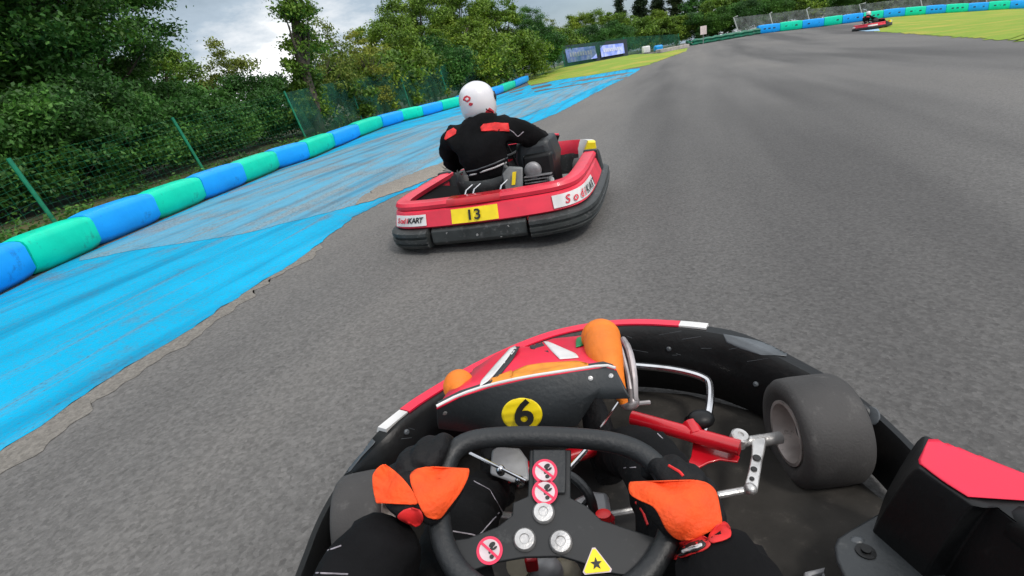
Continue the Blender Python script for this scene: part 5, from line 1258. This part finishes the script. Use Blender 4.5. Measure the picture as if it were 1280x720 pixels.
for s in (-1, 1):
    q = MB(); q.tube([P_(s*.12, 1.48, .08), P_(s*.12, 1.56, .14), P_(s*.12, 1.58, .20)], [.04, .042, .03], 10, smooth=1); rpp(q.build('shoe', GLV, None))
    # gloves: palm and five curled digits round the rim
    w0 = P_(s*.175, .92, .53); c = P_(s*.165, .985, .545); v = []; e = []; r = []
    ms = []
    ms.append(skin('g', [w0, c, P_(s*.155, 1.01, .55)], [(0, 1), (1, 2)], [.032, .036, .028], GLV, None, 0, 1))
    for k in range(4):
        zz_ = .575-.022*k; ms.append(skin('g', [c, P_(s*.165, 1.035, zz_), P_(s*.140, 1.055, zz_-.004), P_(s*.118, 1.035, zz_-.008)], [(0, 1), (1, 2), (2, 3)], [.014, .0125, .0115, .010], GLV, None, 0, 1))
    ms.append(skin('g', [c, P_(s*.135, .985, .575), P_(s*.115, 1.005, .585)], [(0, 1), (1, 2)], [.017, .014, .011], GLV, None, 0, 1))
    bmj = bmesh.new()
    for o in ms: bmj.from_mesh(o.data)
    bmesh.ops.remove_doubles(bmj, verts=bmj.verts, dist=.00001)
    me = bpy.data.meshes.new('glove'); bmj.to_mesh(me); bmj.free(); me.materials.append(GLV)
    for p in me.polygons: p.use_smooth = True; p.material_index = 0
    for o in ms: bpy.data.objects.remove(o)
    g = bpy.data.objects.new('glove', me); link(g)
    md = g.modifiers.new('remesh', 'REMESH'); md.mode = 'VOXEL'; md.voxel_size = .006; md.use_smooth_shade = True
    bpy.context.view_layer.update(); dg = bpy.context.evaluated_depsgraph_get(); nm = bpy.data.meshes.new_from_object(g.evaluated_get(dg)); g.modifiers.clear(); g.data = nm; nm.materials.clear(); nm.materials.append(GLV)
    rpp(g)
# helmet: shell with a chin, lower rim, visor and coloured patches
hc = P_(0.0, .475, .935)
HM = mat('white helmet paint', (.74, .72, .74), .22, var=.08, scale=6, coat=.6, wear=((.5, .46, .48), 12, .64, .4))
def hl(x, y, z): return hc+(rp(x, y, 0)-rp(0, 0, 0))+V((0, 0, z))
q = MB(); R_ = []
for z, rx, ryb, ryf in ((-.122, .098, .075, .125), (-.118, .112, .098, .150), (-.085, .124, .122, .160), (-.04, .129, .134, .155), (.01, .130, .137, .145), (.055, .120, .126, .125), (.09, .097, .100, .095), (.113, .062, .066, .06), (.124, .022, .024, .022), (.1255, .001, .001, .001)):
    R_.append([hl(rx*sin(t), (-ryb*cos(t) if cos(t) > 0 else -ryf*cos(t)), z) for t in [2*pi*k/32 for k in range(32)]])
q.loft(R_); helm = q.build('helmet', HM, None, sharp=60, sub=1); rpp(helm)
q = MB(); q.loft([[hl(.131*sin(t), -.150*cos(t), z) for t in [pi-1.25+2.5*k/16 for k in range(17)]] for z in (-.035, .0, .035)], cap=False, closed=False); o = q.build('visor', INK, None, solid=.004); bpy.context.view_layer.update(); o.parent = helm; o.matrix_parent_inverse = helm.matrix_world.inverted()
q = MB(); q.tube([hl(.112*sin(t), (-.096*cos(t) if cos(t) > 0 else -.145*cos(t)), -.121) for t in [2*pi*k/32 for k in range(32)]], .007, 8, closed=True); o = q.build('rubber_edge', INK, None); bpy.context.view_layer.update(); o.parent = helm; o.matrix_parent_inverse = helm.matrix_world.inverted()
q = MB(); q.lathe([(0, .022), (.008, .020), (.009, 0)], hl(.126, .02, .0), rp(1, 0, 0)-rp(0, 0, 0), 16); o = q.build('visor_pivot', INK, None); bpy.context.view_layer.update(); o.parent = helm; o.matrix_parent_inverse = helm.matrix_world.inverted()
hb = bvh_of([helm]); HRED = mat('helmet red decal', (.72, .05, .07), .3, var=.35, scale=40)
def jag(cx, cy, a, b_, seed):
    rr = random.Random(seed); cx += 9; return [(cx+a*cos(t)*rr.uniform(.7, 1.15), cy+b_*sin(t)*rr.uniform(.75, 1.1)) for t in [2*pi*k/12 for k in range(12)]]
for k, (cx, cy, a, b_) in enumerate(((583, 124.5, 5, 4.2), (587, 131.5, 3.2, 2.2), (610, 143, 5.5, 6), (604, 147, 3, 2.5))):
    rd('red_decal', jag(cx, cy, a, b_, k+3), HRED, helm, hb, rows=10, cols=8, off=.002)
rd('white_flame', jag(583, 125, 2.2, 2, 9), HM, helm, hb, rows=6, cols=5, off=.004)
sb = bvh_of([rsuit, helm])
rd('red_shoulder', [(x_+8, y_+3) for x_, y_ in [(599, 158), (603, 154), (617, 153), (634, 155), (635, 165), (618, 164), (600, 163)]], GRED, rsuit, bvh_of([rsuit]), rows=12, cols=14, off=.004)
rd('red_shoulder', [(x_+8, y_+3) for x_, y_ in [(553, 170), (557, 161), (565, 157), (569, 160), (568, 165), (560, 169), (555, 172)]], GRED, rsuit, bvh_of([rsuit]), rows=10, cols=10, off=.004)
GP = mat('pale waist piping', (.60, .58, .58), .7)
def dl(pts, m, r): return drape_line('waist_piping', pts, None, m, rsuit, r=r, bv=bvh_of([rsuit]))
def drape_line9(name, pts, m, par, r, bv):
    out = []
    for a, b in zip(pts, pts[1:]):
        n = max(2, int(hypot(b[0]-a[0], b[1]-a[1])/3))
        for i in range(n):
            t = i/n; h = bv.ray_cast(CAMP, ray(a[0]+(b[0]-a[0])*t, a[1]+(b[1]-a[1])*t).normalized(), 9)
            if h[0] is not None and (not out or (h[0]-out[-1]).length < .2): out.append(h[0])
    if len(out) < 2: print('LINE9 EMPTY', name); return
    q = MB(); q.tube(out, r, 6, smooth=1); rpp(q.build(name, m, None))
sbv = bvh_of([rsuit])
drape_line9('waist_piping', [(x_+8, y_+3) for x_, y_ in [(568, 219), (590, 216), (615, 209), (635, 201), (646, 196)]], GP, rsuit, .006, sbv)
drape_line9('waist_piping', [(x_+8, y_+3) for x_, y_ in [(570, 214), (592, 211), (615, 204), (634, 196), (641, 192)]], SCUF_SHEEN, rsuit, .006, sbv)
drape_line9('sleeve_stitching', [(x_+8, y_+3) for x_, y_ in [(634, 162), (640, 166), (645, 172), (650, 168), (655, 164)]], PIPE, rsuit, .003, sbv)
# ================================================================ DISTANT KART AND DRIVER
fp = atg(1089, 36.5)
fk = copy_tree(rk); fd = copy_tree(rdv)
# the rival kart leans a little in the bend: turn kart and driver about the line under its left wheels
axl = (rp(0, 1, 0)-rp(0, 0, 0)).normalized(); pv = rp(-.68, 0, 0)
LEAN = Matrix.Translation(pv) @ Matrix.Rotation(-radians(2.6), 4, axl) @ Matrix.Translation(-pv)
bpy.context.view_layer.update()
for o_ in (rk, rdv): o_.matrix_world = Matrix.Translation((0, 0, -.018 if o_ is rdv else 0)) @ LEAN @ o_.matrix_world
rel = V(p0)-rp(0, .8, 0)
ang = radians(-62)
rot = Matrix.Rotation(ang, 3, 'Z')
fk.rotation_euler = (0, 0, ang); fk.location = (fp.x, fp.y, fp.z)
fd.rotation_euler = (0, 0, ang); fd.location = V(fp)+rot @ rel
tag(fk, 'tiny distant red and white racing kart at the edge of the far grass', 'kart', 'racing karts on the track')
tag(fd, 'tiny distant racing driver in black with white helmet near the far barrier', 'person', 'drivers on the track')
def prune(o, names):
    for ch in list(o.children):
        if any(ch.name.startswith(n) for n in names): 
            for g in list(ch.children): bpy.data.objects.remove(g)
            bpy.data.objects.remove(ch)
        else: prune(ch, names)
prune(fk, ('number_plate', 'lettering'))
ribbon('far_apron_paint', G([(1068, 38.6), (1085, 39.4), (1100, 39.0)]), G([(1072, 35.6), (1088, 35.0), (1098, 36)]), paint('pale apron paint', (.30, .50, .68), (.3, .3, .3), .4), .016, 12, 3)
# ================================================================ WORLD, LIGHT, CAMERA
W = bpy.data.worlds.new('World'); SC.world = W; W.use_nodes = True; nt = W.node_tree; N = nt.nodes; L = nt.links
bg = N['Background']; sky = N.new('ShaderNodeTexSky'); sky.sky_type = 'NISHITA'; sky.sun_disc = False
SUN_EL, SUN_AZ = radians(52), radians(140)      # azimuth from +Y towards +X
sky.sun_elevation = SUN_EL; sky.sun_rotation = SUN_AZ; sky.dust_density = 2.5
tc = N.new('ShaderNodeTexCoord').outputs['Generated']
mp = node(N, 'ShaderNodeMapping'); mp.inputs['Scale'].default_value = (1, 1, 2.6); L.new(tc, mp.inputs['Vector'])
n1 = node(N, 'ShaderNodeTexNoise', i_Scale=2.6, i_Detail=8, i_Roughness=.58); L.new(mp.outputs[0], n1.inputs['Vector'])
n2 = node(N, 'ShaderNodeTexNoise', i_Scale=1.3, i_Detail=6); mp2 = node(N, 'ShaderNodeMapping'); mp2.inputs['Location'].default_value = (3.1, 1.7, .4); L.new(tc, mp2.inputs['Vector']); L.new(mp2.outputs[0], n2.inputs['Vector'])
lo = ramp(N, L, n1.outputs['Fac'], [(.40, (2.3, 2.9, 3.5)), (.52, (3.3, 4.0, 4.7)), (.60, (6.0, 6.3, 6.6)), (.66, (9.5, 9.6, 9.8))])
hi = ramp(N, L, n1.outputs['Fac'], [(.36, (6.4, 6.9, 7.4)), (.62, (11.5, 11.6, 11.8))])
sx = N.new('ShaderNodeSeparateXYZ'); L.new(tc, sx.inputs[0])
cl = mixc(N, L, ramp(N, L, sx.outputs['Z'], [(.28, (0, 0, 0)), (.6, (1, 1, 1))]), lo, hi)
cov = ramp(N, L, n2.outputs['Fac'], [(.36, (.35,)*3), (.50, (1, 1, 1))])
c = mixc(N, L, cov, sky.outputs['Color'], cl)
L.new(c, bg.inputs['Color']); bg.inputs['Strength'].default_value = .135
sd = bpy.data.lights.new('sun', 'SUN'); sd.energy = 1.5; sd.angle = radians(10); sd.color = (1, .96, .9)
so = bpy.data.objects.new('sun', sd); link(so)
dv = V((sin(SUN_AZ)*cos(SUN_EL), cos(SUN_AZ)*cos(SUN_EL), sin(SUN_EL))); so.rotation_euler = dv.to_track_quat('Z', 'Y').to_euler(); so.location = dv*50
cd = bpy.data.cameras.new('camera'); cam = bpy.data.objects.new('camera', cd); link(cam); cd.sensor_width = 36; cd.lens = 18; cd.clip_start = .02; cd.clip_end = 3000
M = Matrix((CX, CY, -CF)).transposed().to_4x4(); M.translation = CAMP; cam.matrix_world = M
SC.camera = cam
SC.view_settings.view_transform = 'Standard'; SC.view_settings.look = 'None'; SC.view_settings.exposure = .12; SC.view_settings.gamma = 1
SC.cycles.max_bounces = 6; SC.cycles.transparent_max_bounces = 12
